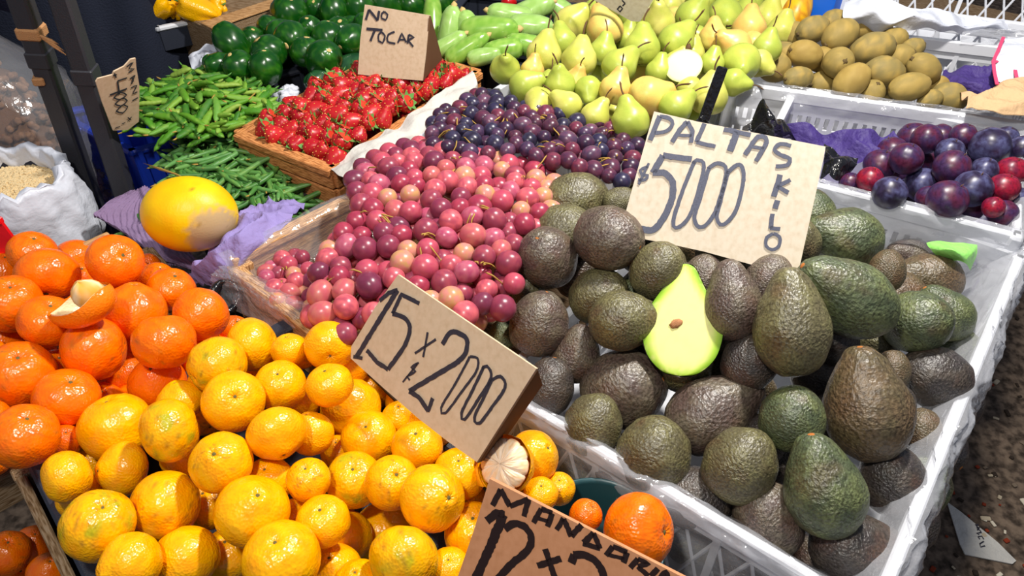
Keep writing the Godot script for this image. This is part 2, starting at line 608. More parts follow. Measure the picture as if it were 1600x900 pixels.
# ---------------------------------------------------------------- the scene
func _ready() -> void:
	rng.seed = 20240
	fw = Vector3(0, -sin(deg_to_rad(PITCH)), -cos(deg_to_rad(PITCH)))
	up = rt.cross(fw)
	var cam := Camera3D.new()
	cam.name = "camera"
	cam.position = EYE
	cam.rotation_degrees = Vector3(-PITCH, 0, 0)
	cam.fov = rad_to_deg(2.0 * atan(450.0 / FOCAL))
	cam.near = 0.02
	cam.far = 60
	add_child(cam)
	var env := Environment.new()
	env.background_mode = Environment.BG_COLOR
	env.background_color = rgb(150, 158, 176)
	env.background_energy_multiplier = 0.5
	env.tonemap_mode = Environment.TONE_MAPPER_LINEAR
	env.tonemap_exposure = 1.0
	env.sdfgi_enabled = true
	env.ssao_enabled = true
	env.ssil_enabled = true
	var we := WorldEnvironment.new()
	we.name = "world_environment"
	we.environment = env
	add_child(we)
	for l in [["unseen_stall_lamp", Vector3(0.4, 1.95, -0.95), 2.2, 0.045, Color(1.0, 0.98, 0.95)], ["unseen_front_lamp", Vector3(-0.24, 2.05, -0.05), 1.0, 0.05, Color(1.0, 0.98, 0.94)]]:  # both lamps hang out of view, placed to light the fruit from above
		var o := OmniLight3D.new()
		o.name = l[0]
		o.position = l[1]
		o.light_energy = l[2]
		o.light_size = l[3]
		o.light_color = l[4]
		o.omni_range = 14.0
		o.omni_attenuation = 2.0
		o.shadow_enabled = true
		add_child(o)
	make_materials()
	build_setting()
	build_crates()
	build_piles()
	build_heaps()
	build_cards()
	build_odds()
	build_back()

# the stall's own axes: along the front edge to the left, and along the right edge to the back
var E1 := Vector3(-0.791, 0, -0.612).normalized()
var E2 := Vector3(0.612, 0, -0.791).normalized()

func table(label: String, P: Vector3, U: Vector3, V: Vector3, top: float) -> void:
	var base := P + (U + V) / 2
	base.y = 0
	var t := thing("stall_table", base, label, "table", "rough board tables under the crates")
	var n := maxi(2, int(V.length() / 0.16))
	for k in n:
		var a := P + V * (k + 0.5) / n
		board("tabletop_board", t, Vector3(a.x, top - 0.011, a.z), Vector3(a.x, top - 0.011, a.z) + U, 0.022, V.length() / n * 0.97, M.wood_grey)
	for s in [0.05, 0.95]:
		for r in [0.06, 0.94]:
			var q = P + U * s + V * r
			board("leg", t, Vector3(q.x, 0, q.z), Vector3(q.x, top - 0.022, q.z), 0.05, 0.05, M.wood_grey, U.normalized())

func build_setting() -> void:
	var g := MB.new()
	g.grid(40, 40, func(x, y): return Vector3((x - 0.5) * 12.0, 0, (y - 0.62) * 12.0), false, null, false)
	tag(put("floor", g.done(), M.asphalt), "dark worn asphalt floor of the market", "", "", "structure")
	var b := MB.new()
	for k in 110:
		var p := at(rng.randf_range(1400, 1640), rng.randf_range(420, 940), 0.003)
		var s := rng.randf_range(0.0015, 0.0055)
		var a := rng.randf() * TAU
		b.obox(p, Vector3(cos(a), 0, sin(a)) * s * rng.randf_range(1, 2.2), Vector3(0, s * 0.5, 0), Vector3(-sin(a), 0, cos(a)) * s, s * 0.3, [lin(190, 175, 150), lin(120, 105, 90), lin(60, 50, 44), lin(210, 200, 180), lin(140, 60, 40)][rng.randi() % 5])
	tag(put("floor_litter", b.done(), M.crumb), "pale crumbs and scraps strewn over the dark asphalt floor", "litter", "", "stuff")
	var C := at(1367, 958, 0.82)
	table("rough grey board table under the avocado and grape crates", C + E1 * 0.03 + E2 * 0.03, E1 * 1.0, E2 * 0.62, 0.655)
	table("long rough grey board table under the back rows of crates", C + E1 * 0.03 + E2 * 0.68, E1 * 1.6, E2 * 1.35, 0.655)

func flat_axes(a: Vector3, b: Vector3, w: float, towards: Vector3) -> Array:   # a rim from a to b, and the inward side vector of width w
	var d := b - a
	d.y = 0
	var n := d.normalized().cross(Vector3.UP)
	if n.dot(towards - a) < 0: n = -n
	return [d, n * w]

func build_crates() -> void:
	# avocado crate: white lattice crate in film
	var C := at(1367, 958, 0.82)
	plastic_crate("white plastic lattice crate wrapped in film holding the avocados", C, E1 * 0.42, E2 * 0.614, 0.82, 0.165, false, M.white_plastic)
	# plum crate
	var P := at(1180, 262, 0.84)
	var Q := at(1590, 366, 0.84)
	var f := flat_axes(P, Q, 0.3, at(1450, 150, 0.84))
	plastic_crate("white plastic crate wrapped in film holding the dark plums", P, f[0], f[1], 0.84, 0.18, true, M.lilac, "plum_crate")
	# kiwi crate
	var K := at(1148, 128, 0.85)
	var K2 := at(1640, 196, 0.85)
	f = flat_axes(K, K2, 0.29, at(1400, 20, 0.85))
	plastic_crate("white slotted plastic crate in clear film holding the kiwis", K, f[0], f[1], 0.85, 0.19, true, M.white_plastic, "kiwi_crate")
	# empty lattice crate beyond, with its far wall in view
	var R := at(1350, 4, 0.9)
	var R2 := at(1680, 46, 0.9)
	f = flat_axes(R, R2, 0.3, at(1500, -120, 0.9))
	plastic_crate("white lattice crate with diamond openings at the far back", R, f[0], f[1], 0.9, 0.15, false, M.white_plastic, "lattice_crate")
	# strawberry crate, low and wooden
	var s0 := at(520, 268, 0.85)
	var s1 := at(372, 212, 0.85)
	var s2 := at(748, 116, 0.85)
	var sv := s2 - s0
	wooden_crate("shallow orange wooden crate full of strawberries", s0, s1 - s0, sv, 0.85, 0.062, M.wood_orange, 0.011, 2, 0.02)
	# grape crate: wooden frame
	var g0 := at(360, 407, 0.84)
	var g1 := at(552, 312, 0.84)
	var gd := (g1 - g0)
	var gn := Vector3(0.73, 0, 0.68)
	wooden_crate("pale wooden crate in clear film holding the red grapes", g0, gd.normalized() * 0.3, gn.normalized() * 0.24, 0.84, 0.1, M.wood, 0.016, 1, 0.022)
	# white slotted rim behind the red grapes, under the purple ones
	var w0 := at(604, 246, 0.86)
	var w1 := at(690, 192, 0.86)
	f = flat_axes(w0, w0 + (w1 - w0).normalized() * 0.36, 0.2, at(850, 260, 0.86))
	plastic_crate("white slotted plastic crate holding the purple grapes", w0, f[0], f[1], 0.86, 0.18, true, M.white_plastic, "grape_crate")
	# pears stand in a grey tray
	var p0 := at(770, 120, 0.84)
	f = flat_axes(p0, at(1110, 175, 0.84), 0.4, at(960, 40, 0.84))
	solid_crate("dark tray under the heap of pears", p0, f[0], f[1], 0.8, 0.12, M.black_plastic, "fruit_tray")
	# mandarin tray
	var L := at(57, 714, 0.82)
	var a := Vector3(0.674, 0, 0.739).normalized()
	var b := Vector3(0.739, 0, -0.674).normalized()
	solid_crate("black plastic tray heaped with yellow mandarins", L, a * 0.5, b * 0.325, 0.82, 0.09, M.black_plastic, "fruit_tray", 0.022)
	wooden_crate("weathered wooden crate carrying the black mandarin tray", L - a * 0.02 - b * 0.022, a * 0.56, b * 0.36, 0.805, 0.7, M.wood_grey, 0.01, 7)
	# orange crate
	wooden_crate("weathered wooden crate holding the heap of oranges", L - a * 0.035 - b * 0.07, b * 0.3, a * -0.27, 0.79, 0.05, M.wood_grey, 0.01, 1)
	# blue crate of peas
	var u0 := at(88, 176, 0.8)
	var u1 := at(206, 234, 0.8)
	var u2 := at(292, 214, 0.8)
	var uu := (u1 - u0)
	solid_crate("bright blue ribbed plastic crate holding the pea pods", u0, uu, (u2 - u1) * 1.0, 0.8, 0.2, M.blue_plastic, "pea_crate", 0.016, 4)
	# black crate of round squash
	var q0 := at(404, 124, 0.83)
	var q1 := at(640, 58, 0.83)
	f = flat_axes(q0, q1, 0.3, at(450, 0, 0.83))
	solid_crate("black plastic crate holding the round dark green squash", q0, f[0], f[1], 0.83, 0.16, M.black_plastic, "squash_crate", 0.02, 6)
	# black crate behind the zucchini
	var z0 := at(655, 62, 0.82)
	f = flat_axes(z0, at(900, 90, 0.82), 0.32, at(760, -60, 0.82))
	solid_crate("black plastic crate holding the pale zucchini", z0, f[0], f[1], 0.8, 0.15, M.black_plastic, "zucchini_crate", 0.02, 6)

func build_piles() -> void:
	var look: Callable
	# ---- yellow mandarins
	var mand := parse("""105 745 41 0 0 200 30
182 668 54 0 2 100 20
190 733 42 0 4 170 50
153 822 54 0 3 60 30|yellow mandarin with a green-tinged shoulder at the left edge of the tray#the green-shouldered mandarin
258 790 53 0 6 175 50
345 722 48 0 1 80 60|yellow mandarin with small dark scars on its top#the scarred mandarin
203 880 46 0 7 190 50
291 872 50 0 2 300 10
395 797 57 0 4 60 40
265 672 50 0 8 200 20
365 627 48 0 5 40 60
340 570 44 0 3 215 40|yellow mandarin with a brown-smudged end at the top of the pile#the brown-smudged mandarin
282 625 36 1 4 100 20
395 538 42 0 0 200 0
438 603 40 0 2 80 50
452 547 28 1 9 100 20
472 551 28 2 1 100 20
515 540 39 0 5 300 60
515 602 37 0 0 100 30
548 637 47 0 6 280 10
433 678 46 0 4 300 30
487 677 34 1 7 100 20
577 685 43 0 2 90 50
652 697 40 0 0 90 40
528 706 27 2 6 90 40
482 750 34 1 6 90 40
420 752 38 1 5 90 40
553 750 44 0 18 80 50|yellow mandarin with broad green blotches in the middle of the pile#the green-blotched mandarin
612 755 42 0 11 60 50|yellow mandarin with a grey scuff on its upper side#the grey-scuffed mandarin
677 778 52 0 1 20 50|large yellow mandarin with a stub of white stem in its dimple#the stemmed mandarin
718 742 42 1 2 90 40
740 832 46 1 6 90 40
598 835 52 1 9 300 40
630 875 55 0 13 250 40|yellow mandarin with brown speckles at the front edge of the picture#the speckled front mandarin
540 838 41 1 7 90 40
505 815 42 1 0 90 40
455 830 48 1 11 90 40
440 875 60 0 2 90 40
520 892 45 1 4 90 40
560 915 41 1 7 90 40
702 890 34 2 2 90 40
835 712 42 1 4 40 40
845 772 28 1 0 90 40
873 764 26 2 6 90 40
625 655 30 2 7 90 40
325 790 38 2 6 90 40
360 865 42 2 9 90 40
285 712 34 2 7 90 40
404 577 26 2 4 90 40
330 600 36 1 10 90 40""")
	var H := heap(430, 690, 0.835, 0.885, 0.34)
	var mk := []
	for k in 19:
		mk.append(citrus(0, k) if k < 14 or k == 18 else null)
	var placed := settle(mand, H, 0.96)
	placed.append([at(790, 726, 0.87), 0.026])
	mand.append_array(gaps(mand, [[110, 720], [260, 630], [420, 530], [560, 560], [740, 690], [880, 770], [720, 900], [160, 890]], 42, H, placed, 12))
	words(mand, func(d): return "glossy yellow mandarin" , [["the tray's left corner", 60, 712], ["the half-peeled mandarin", 788, 726], ["the 15x2000 card", 690, 640]])
	for d in mand:
		if d["var"] in [3, 8, 13] and not d.label: d["var"] = 0
	lay(mand, "mandarin", "mandarin", "yellow mandarins in the black tray", "yellow mandarin mostly hidden in the gaps below the top layer", mk, 0.03)
	for k in mk:
		if k: k.free()
	# ---- oranges
	var oran := parse("""50 395 35 0 1 60 30
75 430 46 0 0 285 30|big orange with a creased puckered navel at the back of the pile#the creased orange
5 425 32 1 2 60 30
18 475 44 0 3 60 40
180 408 42 0 4 20 40
203 434 37 1 5 60 30
246 438 28 1 6 60 30
268 452 36 1 0 60 30
123 447 38 1 2 60 30
75 502 43 0 4 60 30
210 485 48 0 5 80 20
147 545 50 0 1 190 10|orange with a rough pebbled peel in the middle of the pile#the rough-peeled orange
257 534 47 0 1 95 0|orange with a raised nipple at its stem end#the nippled orange
313 492 42 0 2 250 60|smooth orange with a green stem dot near the lilac paper#the green-dotted orange
30 587 52 0 3 60 40
90 577 33 1 0 60 30
105 622 48 0 4 60 30
152 640 47 1 5 60 30
195 586 35 1 8 70 50|small orange with brown mottling on its top#the mottled orange
246 598 43 1 2 80 50
38 682 50 0 6 60 30
322 560 40 1 3 60 30
366 517 26 1 0 60 30
3 532 32 1 2 60 30
100 690 26 2 6 60 30
-8 398 30 1 4 60 30
232 412 18 2 5 60 30
55 552 30 2 3 60 30""")
	H = heap(140, 520, 0.835, 0.885, 0.34)
	var ok_ := []
	for k in 9: ok_.append(citrus(1, k + 20 if k != 8 else 23))
	settle(oran, H, 0.96, placed)
	oran.append_array(gaps(oran, [[-20, 400], [160, 390], [300, 440], [380, 520], [260, 620], [120, 690], [-20, 720]], 38, H, placed, 7))
	words(oran, func(d): return "orange", [["the peeled half orange", 128, 476]])
	lay(oran, "orange", "orange", "oranges in the wooden crate", "orange mostly hidden in the gaps below the top layer", ok_, 0.03)
	var lone := parse("998 828 57 0 1 10 40|large orange with a lumpy navel beside the front card, against the avocado crate\n915 806 26 1 3 60 30|orange mostly hidden behind the front card in the teal tray")
	settle(lone, [0.1, -0.34, 0.85, 0.85, 1.0])
	lay(lone, "orange", "orange", "", "", ok_, 0.03)
	var low := parse("""10 865 34 0 3 60 30
52 850 30 0 5 60 30
75 893 30 0 2 60 30
30 905 30 1 4 60 30
100 908 26 1 4 60 30""")
	settle(low, [-0.6, -0.45, 0.52, 0.52, 1.0])
	words(low, func(d): return "dim orange below the black tray", [["the picture's lower left corner", 0, 900]])
	lay(low, "orange", "orange", "oranges on the dark lower level", "", ok_, 0.03)
	for k in ok_: k.free()
	# ---- avocados
	var avo := parse("""899 314 44 0 1 10 0 1.12
950 372 50 0 0 -20 40 1.12
856 403 46 0 0 120 50 1.1
1028 424 44 1 1 60 40 1.08
935 463 43 1 1 30 40 1.1
842 508 46 0 0 75 10 1.12|purple-brown avocado standing at the pile's left edge above the 15x2000 card#the left-edge avocado
972 501 47 0 1 5 0 1.27
900 558 38 0 0 80 20 1.25
1145 478 46 1 0 95 0 1.4|tall dusty purple avocado upright just right of the cut one#the dusty purple avocado
972 608 60 0 0 20 30 1.12|big round purple-brown avocado with a ridge, below left of the cut one#the big ridged avocado
1108 648 58 0 0 30 0 1.42|purple-brown avocado lying with its neck pointing right below the cut one#the right-necked avocado
1237 515 58 0 1 92 0 1.46|olive pebbled avocado standing upright below the paltas card#the upright olive avocado
1330 467 58 0 2 148 10 1.5|large green avocado lying on its side with a tan stem scar#the large green avocado
1322 375 52 1 2 170 10 1.25
1432 503 48 0 2 40 70 1.1|grey-green avocado showing an orange stem hole to the camera#the orange-holed avocado
1480 492 38 1 2 130 0 1.3
1455 436 42 0 4 170 10 1.3|shiny brown wrinkled avocado near the green bag scrap#the shiny brown avocado
1425 398 28 1 0 170 10 1.3
1462 590 48 0 3 160 10 1.15
1356 642 66 0 4 100 5 1.36|largest avocado, grey-brown and upright at the right of the pile#the largest avocado
1237 655 50 1 2 80 30 1.05
1288 768 61 0 2 105 5 1.36|green-shouldered avocado standing upright near the front corner#the front green avocado
1155 728 55 0 1 60 20 1.1
1022 710 57 0 1 80 30 1.02
926 665 45 0 1 70 20 1.1
1395 752 50 1 3 100 0 1.15
1440 676 30 1 4 80 0 1.2
1200 812 52 1 0 110 0 1.2
1330 855 56 1 3 0 0 1.3
858 606 38 0 3 80 0 1.2
1085 778 48 1 3 0 0 1.2
1393 582 28 2 4 80 0 1.2
1385 425 28 2 4 80 0 1.2
822 452 30 2 1 80 0 1.2
785 524 22 2 2 80 0 1.1|small green avocado peeping out at the pile's far left#the small green avocado
968 316 24 2 1 10 0 1.2
1172 565 42 2 3 60 0 1.2
965 722 36 1 3 60 0 1.2
1010 772 34 2 3 30 0 1.2
1140 815 36 2 3 30 0 1.2
1200 440 36 2 0 60 0 1.2
1098 440 34 2 0 80 0 1.2
1010 560 36 2 3 80 0 1.2
1270 340 36 2 2 100 0 1.2
1390 640 36 2 3 60 0 1.2
1300 660 40 2 3 60 0 1.2
1190 690 36 2 3 60 0 1.2
1420 820 40 2 3 60 0 1.2""")
	var c := at(1085, 500, 0.9)
	var Cc := at(1367, 958, 0.82)
	H = [c.x, c.z, 0.775, 0.955, 0.43, [Cc, E2, 0.795, 0.8], [Cc, E1, 0.785, 1.0]]
	var cutp := heap_at(1066, 510, H)
	placed = [[cutp, 0.03]]
	settle(avo, H, 0.8, placed)
	var ak := []
	for k in 10: ak.append(avocado(k % 5, 30 + k))
	avo.append_array(gaps(avo, [[800, 440], [900, 300], [1300, 340], [1475, 420], [1490, 640], [1440, 760], [1390, 870], [1290, 890], [1190, 830], [1000, 730], [840, 620]], 46, H, placed, 5, 1.0))
	var low_layer := []
	for i in 6:
		for j in 8:
			var w: Vector3 = Cc + E1 * (0.042 + 0.068 * i) + E2 * (0.045 + 0.074 * j)
			w.y = 0.705
			var s := seen(w)
			low_layer.append({"px": s.x, "py": s.y, "r": 45.0, "rad": 0.034, "pos": w, "layer": 4, "var": (i * 3 + j) % 5, "ang": 50.0 * (i + j * 2), "tilt": 0.0, "long": 1.15, "label": "", "key": "", "half": true})
	avo.append_array(showing(low_layer, avo))
	words(avo, func(d): return ["purple-brown", "olive-brown", "green", "blackish", "brown"][d["var"] % 5] + " avocado", [["the cut avocado", 1066, 510], ["the paltas card's lower left corner", 978, 352]])
	for d in avo:
		if d.long < 1.22: d["var"] += 5
	lay(avo, "avocado", "avocado", "avocados in the white crate", "dark avocado mostly hidden in the gaps of the pile", ak, 0.035, 1.27)
	for k in ak: k.free()
	cut_avocado(cutp)
	# ---- plums
	var plums := parse("""1416 248 27 0 1 80 40|purple plum with a red crown at the top of the plum pile#the red-crowned plum
1375 258 27 1 1 80 40
1448 217 25 0 1 20 40
1505 213 22 0 1 80 40
1547 229 32 0 0 260 20|largest blue-black plum near the right edge of the pile#the largest plum
1487 262 30 0 1 60 40
1484 238 24 1 0 80 40
1538 266 22 1 0 80 40
1580 268 25 1 2 80 40
1520 295 31 0 0 80 40
1568 294 25 0 2 80 40
1480 312 33 0 1 60 40
1440 288 28 1 0 60 40|split plum with a torn brown patch in the middle of the pile#the split plum
1390 301 28 0 0 80 40
1359 281 22 0 2 80 40|bright red plum at the left end of the pile#the left-end red plum
1328 286 18 1 1 80 40
1552 324 18 0 2 80 40
1597 232 22 0 0 80 40
1450 309 20 1 1 80 40
1572 216 20 1 0 80 40
1420 300 24 2 0 80 40
1508 250 22 2 0 80 40""")
	for d in plums: d.r *= 0.93
	H = heap(1480, 250, 0.83, 0.86, 0.3)
	placed = settle(plums, H)
	plums.append_array(gaps(plums, [[1340, 290], [1370, 240], [1450, 205], [1600, 210], [1610, 320], [1560, 340], [1470, 320], [1380, 300]], 24, H, placed, 2))
	var pk := []
	for k in 3: pk.append(plum(k, 60 + k))
	words(plums, func(d): return ["blue-black", "purple", "red"][d["var"]] + " plum", [])
	lay(plums, "plum", "plum", "plums in the white crate", "dark plum mostly hidden in the gaps of the pile", pk, 0.03)
	for k in pk: k.free()
	# ---- kiwis
	var kiw := parse("""1270 46 21 0 0 200 10 1.3|leftmost brown kiwi of the top row beside the pears#the top left kiwi
1313 55 24 0 1 215 10 1.3
1354 40 21 0 2 20 10 1.3|kiwi at the peak of the pile near the white bag#the peak kiwi
1396 62 18 1 1 20 10 1.2
1364 76 25 0 0 10 10 1.32
1258 86 23 0 2 170 20 1.25
1210 105 24 0 1 180 30 1.1
1310 98 24 0 1 270 78 1.0|kiwi showing its round stem end to the camera#the end-on kiwi
1247 122 18 0 0 190 20 1.4
1286 131 20 1 1 190 20 1.2
1331 126 24 0 2 40 10 1.25
1382 113 25 0 0 170 10 1.25
1421 136 22 0 1 10 0 1.45|smooth golden kiwi lying lengthwise at the front of the pile#the golden front kiwi
1443 108 23 0 1 150 20 1.25
1425 76 16 1 0 20 20 1.2
1406 90 20 1 1 20 20 1.1
1362 145 20 1 1 80 60 1.0|half hidden kiwi with a ringed end behind the crate rim#the ringed kiwi
1484 152 23 1 0 -20 0 1.2|kiwi with a fringed dry end at the right of the pile#the fringed kiwi
1462 136 18 2 2 20 0 1.1
1453 156 16 1 0 20 0 1.2
1302 33 18 1 0 20 0 1.2
1275 130 16 2 1 20 0 1.2
1300 118 18 2 2 20 0 1.2
1338 30 14 1 0 20 0 1.2""")
	H = heap(1335, 50, 0.853, 0.885, 0.2)
	placed = settle(kiw, H)
	kiw.append_array(gaps(kiw, [[1210, 100], [1260, 40], [1350, 30], [1420, 70], [1480, 140], [1380, 150], [1240, 130]], 20, H, placed, 3))
	var kk := []
	for k in 3: kk.append(kiwi(80 + k))
	words(kiw, func(d): return "fuzzy brown kiwi", [])
	lay(kiw, "kiwi", "kiwi", "kiwis in the white crate", "brown kiwi mostly hidden in the gaps of the pile", kk, 0.026, 1.22)
	for k in kk: k.free()
	# ---- pears
	var pears := parse("""893 37 26 0 1 40 30
945 47 27 0 2 110 10|pale yellow pear below the top card's corner#the pear under the top card
850 85 26 0 1 80 10
905 94 26 0 1 80 10
878 66 22 1 0 100 10
968 104 26 0 0 45 10
1003 76 27 0 0 88 10
1028 36 25 0 1 100 50
1056 66 27 0 0 50 10
1082 27 25 0 0 60 40
1132 26 26 0 0 260 50|green pear showing its dark blossom end at the top#the blossom-end pear
1170 45 25 0 2 85 10
1115 60 22 1 2 90 10
1147 72 24 0 2 150 20
1158 98 28 0 0 250 50|large green pear turned bottom up near the kiwis#the upturned pear
1012 150 29 0 2 15 10|yellow-blushed pear lying with its long stem pointing right#the long-stemmed pear
962 140 24 0 2 75 20|speckled yellow pear in the front middle of the heap#the speckled pear
919 140 20 1 0 270 30
875 133 23 0 0 100 40
820 135 24 0 0 20 20
842 160 22 0 1 250 40
886 166 22 0 1 140 10
930 182 22 1 1 60 20
985 190 28 0 0 105 10|green pear in front with its curved stem against the purple grapes#the curved-stem pear
1056 168 25 0 0 40 10
1107 152 28 1 1 80 20|pale yellow pear behind the black knife handle#the pear behind the knife
789 108 22 0 0 80 70|small green pear with its star-shaped eye upwards at the left#the star-eyed pear
1200 30 24 1 1 80 20
1222 48 22 1 1 80 20
1198 76 22 1 0 80 20
1112 100 19 1 0 80 20
942 82 22 2 0 80 20
1030 112 20 2 0 80 20
1218 20 20 1 2 80 20
832 110 18 2 2 80 20
1080 85 20 2 1 80 20
1165 20 20 2 0 80 20
1010 18 20 1 0 80 20
980 60 20 2 0 80 20
1045 10 20 1 1 80 20
1095 0 22 1 0 80 20
1215 0 20 1 1 80 20""")
	for d in pears:
		d.r *= 1.07
		d.long = 0.92
	H = heap(1000, 90, 0.86, 0.93, 0.42)
	var cp := heap_at(1068, 103, H)
	placed = [[cp, 0.026]]
	settle(pears, H, 0.86, placed)
	pears.append_array(gaps(pears, [[790, 130], [880, 30], [1000, 0], [1220, 0], [1210, 90], [1120, 170], [1000, 210], [880, 180]], 22, H, placed, 3))
	var ek := []
	for k in 6: ek.append(pear(k % 3, 90 + k))
	for d in pears: d["var"] += 3 * (int(d.px) % 2)
	words(pears, func(d): return ["green", "yellow-green", "yellow"][d["var"] % 3] + " pear", [["the halved pear", 1066, 100], ["the paltas card's top left corner", 1022, 178]])
	lay(pears, "pear", "pear", "pears in the heap", "pear mostly hidden in the gaps of the heap", ek, 0.033)
	for k in ek: k.free()
	cut_pear(cp)
	# ---- round squash
	var sq := parse("""452 20 25 0 0 60 50
495 15 18 0 1 80 80|round squash with a shiny ringed end facing up at the back#the ringed squash
521 17 19 0 2 80 10
420 42 16 1 0 80 10
440 52 19 1 1 200 20
456 62 25 0 0 260 50|dark squash with a tan scar facing the camera beside its neighbours#the tan-scarred squash
486 50 18 1 2 90 60
530 47 18 1 0 60 60
512 62 22 0 1 80 30
550 62 20 0 2 230 40
479 82 22 0 0 80 30
506 93 25 0 1 20 60|dark squash with a pale oval scar at the right front#the oval-scarred squash
361 67 22 0 2 120 20|smooth squash leaning at the left end above the white film#the left-end squash
394 66 19 1 1 60 50
420 82 24 0 0 130 40
344 102 17 1 2 200 40
373 104 22 0 0 120 50
415 106 22 0 1 80 40
328 98 10 1 1 80 40
600 12 24 0 2 80 40
642 8 20 0 0 80 40
690 6 18 0 2 80 40
560 14 22 0 1 80 40
570 40 16 1 1 80 40
470 5 18 1 2 80 40
545 20 16 1 0 80 40""")
	for d in sq: d.r *= 1.15
	H = heap(480, 50, 0.85, 0.88, 0.3)
	placed = settle(sq, H, 0.86)
	sq.append_array(gaps(sq, [[340, 110], [400, 60], [440, 10], [600, 0], [560, 70], [500, 100], [400, 110]], 18, H, placed, 4))
	var sk := []
	for k in 4: sk.append(squash(110 + k, [0.95, 1.12, 1.3, 1.05][k]))
	words(sq, func(d): return "round dark green squash", [["the no-touching card's left edge", 562, 60]])
	lay(sq, "round_squash", "squash", "round squash in the black crate", "dark green squash mostly hidden in the gaps of the pile", sk, 0.038)
	for k in sk: k.free()
	# ---- zucchini
	var zu := parse("""765 48 20 0 0 0 10 1.0|medium green zucchini with a glossy rounded end in the middle#the glossy zucchini
830 42 17 0 1 -5 10 0.9
797 25 16 0 1 170 10 1.0
704 50 17 1 1 80 20 1.0
735 52 17 1 1 110 20 0.9
676 30 14 1 0 90 0 1.2
785 78 15 0 0 190 10 0.9|pale zucchini lying behind the small green pear#the zucchini behind the pear
730 76 14 1 0 30 10 1.2
835 15 16 0 1 20 10 0.9
700 70 12 1 1 30 10 1.2
820 70 15 1 0 170 10 0.9
757 88 12 1 1 10 10 1.0
868 12 15 1 1 150 10 0.9""")
	for d in zu: d.r *= 1.15
	H = heap(770, 40, 0.84, 0.88, 0.3)
	placed = settle(zu, H, 0.8)
	var zk := []
	for k in 2: zk.append(zucchini(k, 130 + k))
	words(zu, func(d): return ["green", "pale green"][d["var"] % 2] + " zucchini", [["the no-touching card's right edge", 690, 60]])
	lay(zu, "zucchini", "zucchini", "zucchini beside the pears", "", zk, 0.022)
	for k in zk: k.free()
	var dark := zucchini(2, 140)
	dark.name = numbered("cucumber")
	tag(dark, "long dark green cucumber lying behind the strawberries along the black crate", "cucumber")
	var d0 := at(478, 138, 0.85)
	var d1 := at(570, 88, 0.85)
	dark.transform = Transform3D(basis_y((d1 - d0).normalized(), 1.0) * Basis.from_scale(Vector3(1.0, 1.6, 1.0)), (d0 + d1) / 2)
	# ---- strawberries in rough rows across their crate
	var st := []
	var o0 := at(526, 258, 0.85)
	var o1 := at(388, 212, 0.85)
	var o2 := at(744, 119, 0.85)
	var rows := 13
	for j in rows:
		for i in 7:
			var w := o0 + (o1 - o0) * ((i + 0.5 * (j % 2) + 0.4) / 7.2 + rng.randf_range(-0.02, 0.02)) + (o2 - o0) * ((j + 0.35) / rows + rng.randf_range(-0.015, 0.015))
			w.y += 0.002 + 0.018 * sin(PI * (j + 0.5) / rows) + rng.randf_range(0, 0.006)
			var s := seen(w)
			st.append({"px": s.x, "py": s.y, "pos": w, "rad": 0.0152 * rng.randf_range(0.88, 1.14), "var": rng.randi(), "ang": rng.randf_range(0, 70) + (180 if rng.randf() < 0.35 else 0), "tilt": rng.randf_range(-30, 35), "long": 1.0, "label": "", "key": "", "r": 18})
	var under := []
	for i in 60:
		var w := o0 + (o1 - o0) * rng.randf() + (o2 - o0) * rng.randf()
		w.y -= 0.014
		under.append({"px": 0.0, "py": 0.0, "pos": w, "rad": 0.016, "var": rng.randi(), "ang": rng.randf() * 360, "tilt": 0.0, "long": 1.0, "label": "", "key": "", "half": true, "r": 18})
	st.append_array(showing(under, st))
	var bk := []
	for k in 5: bk.append(strawberry(150 + k))
	words(st, func(d): return "red strawberry", [["the no-touching card's lower left corner", 560, 117], ["the no-touching card's lower right corner", 660, 126], ["the crate's front right corner", 522, 266], ["the crate's front left corner", 374, 212], ["the crate's far right corner", 745, 118]])
	lay(st, "strawberry", "strawberry", "strawberries in the wooden crate", "red strawberry mostly hidden under the top layer", bk, 0.016)
	for k in bk: k.free()
	peeled_things()

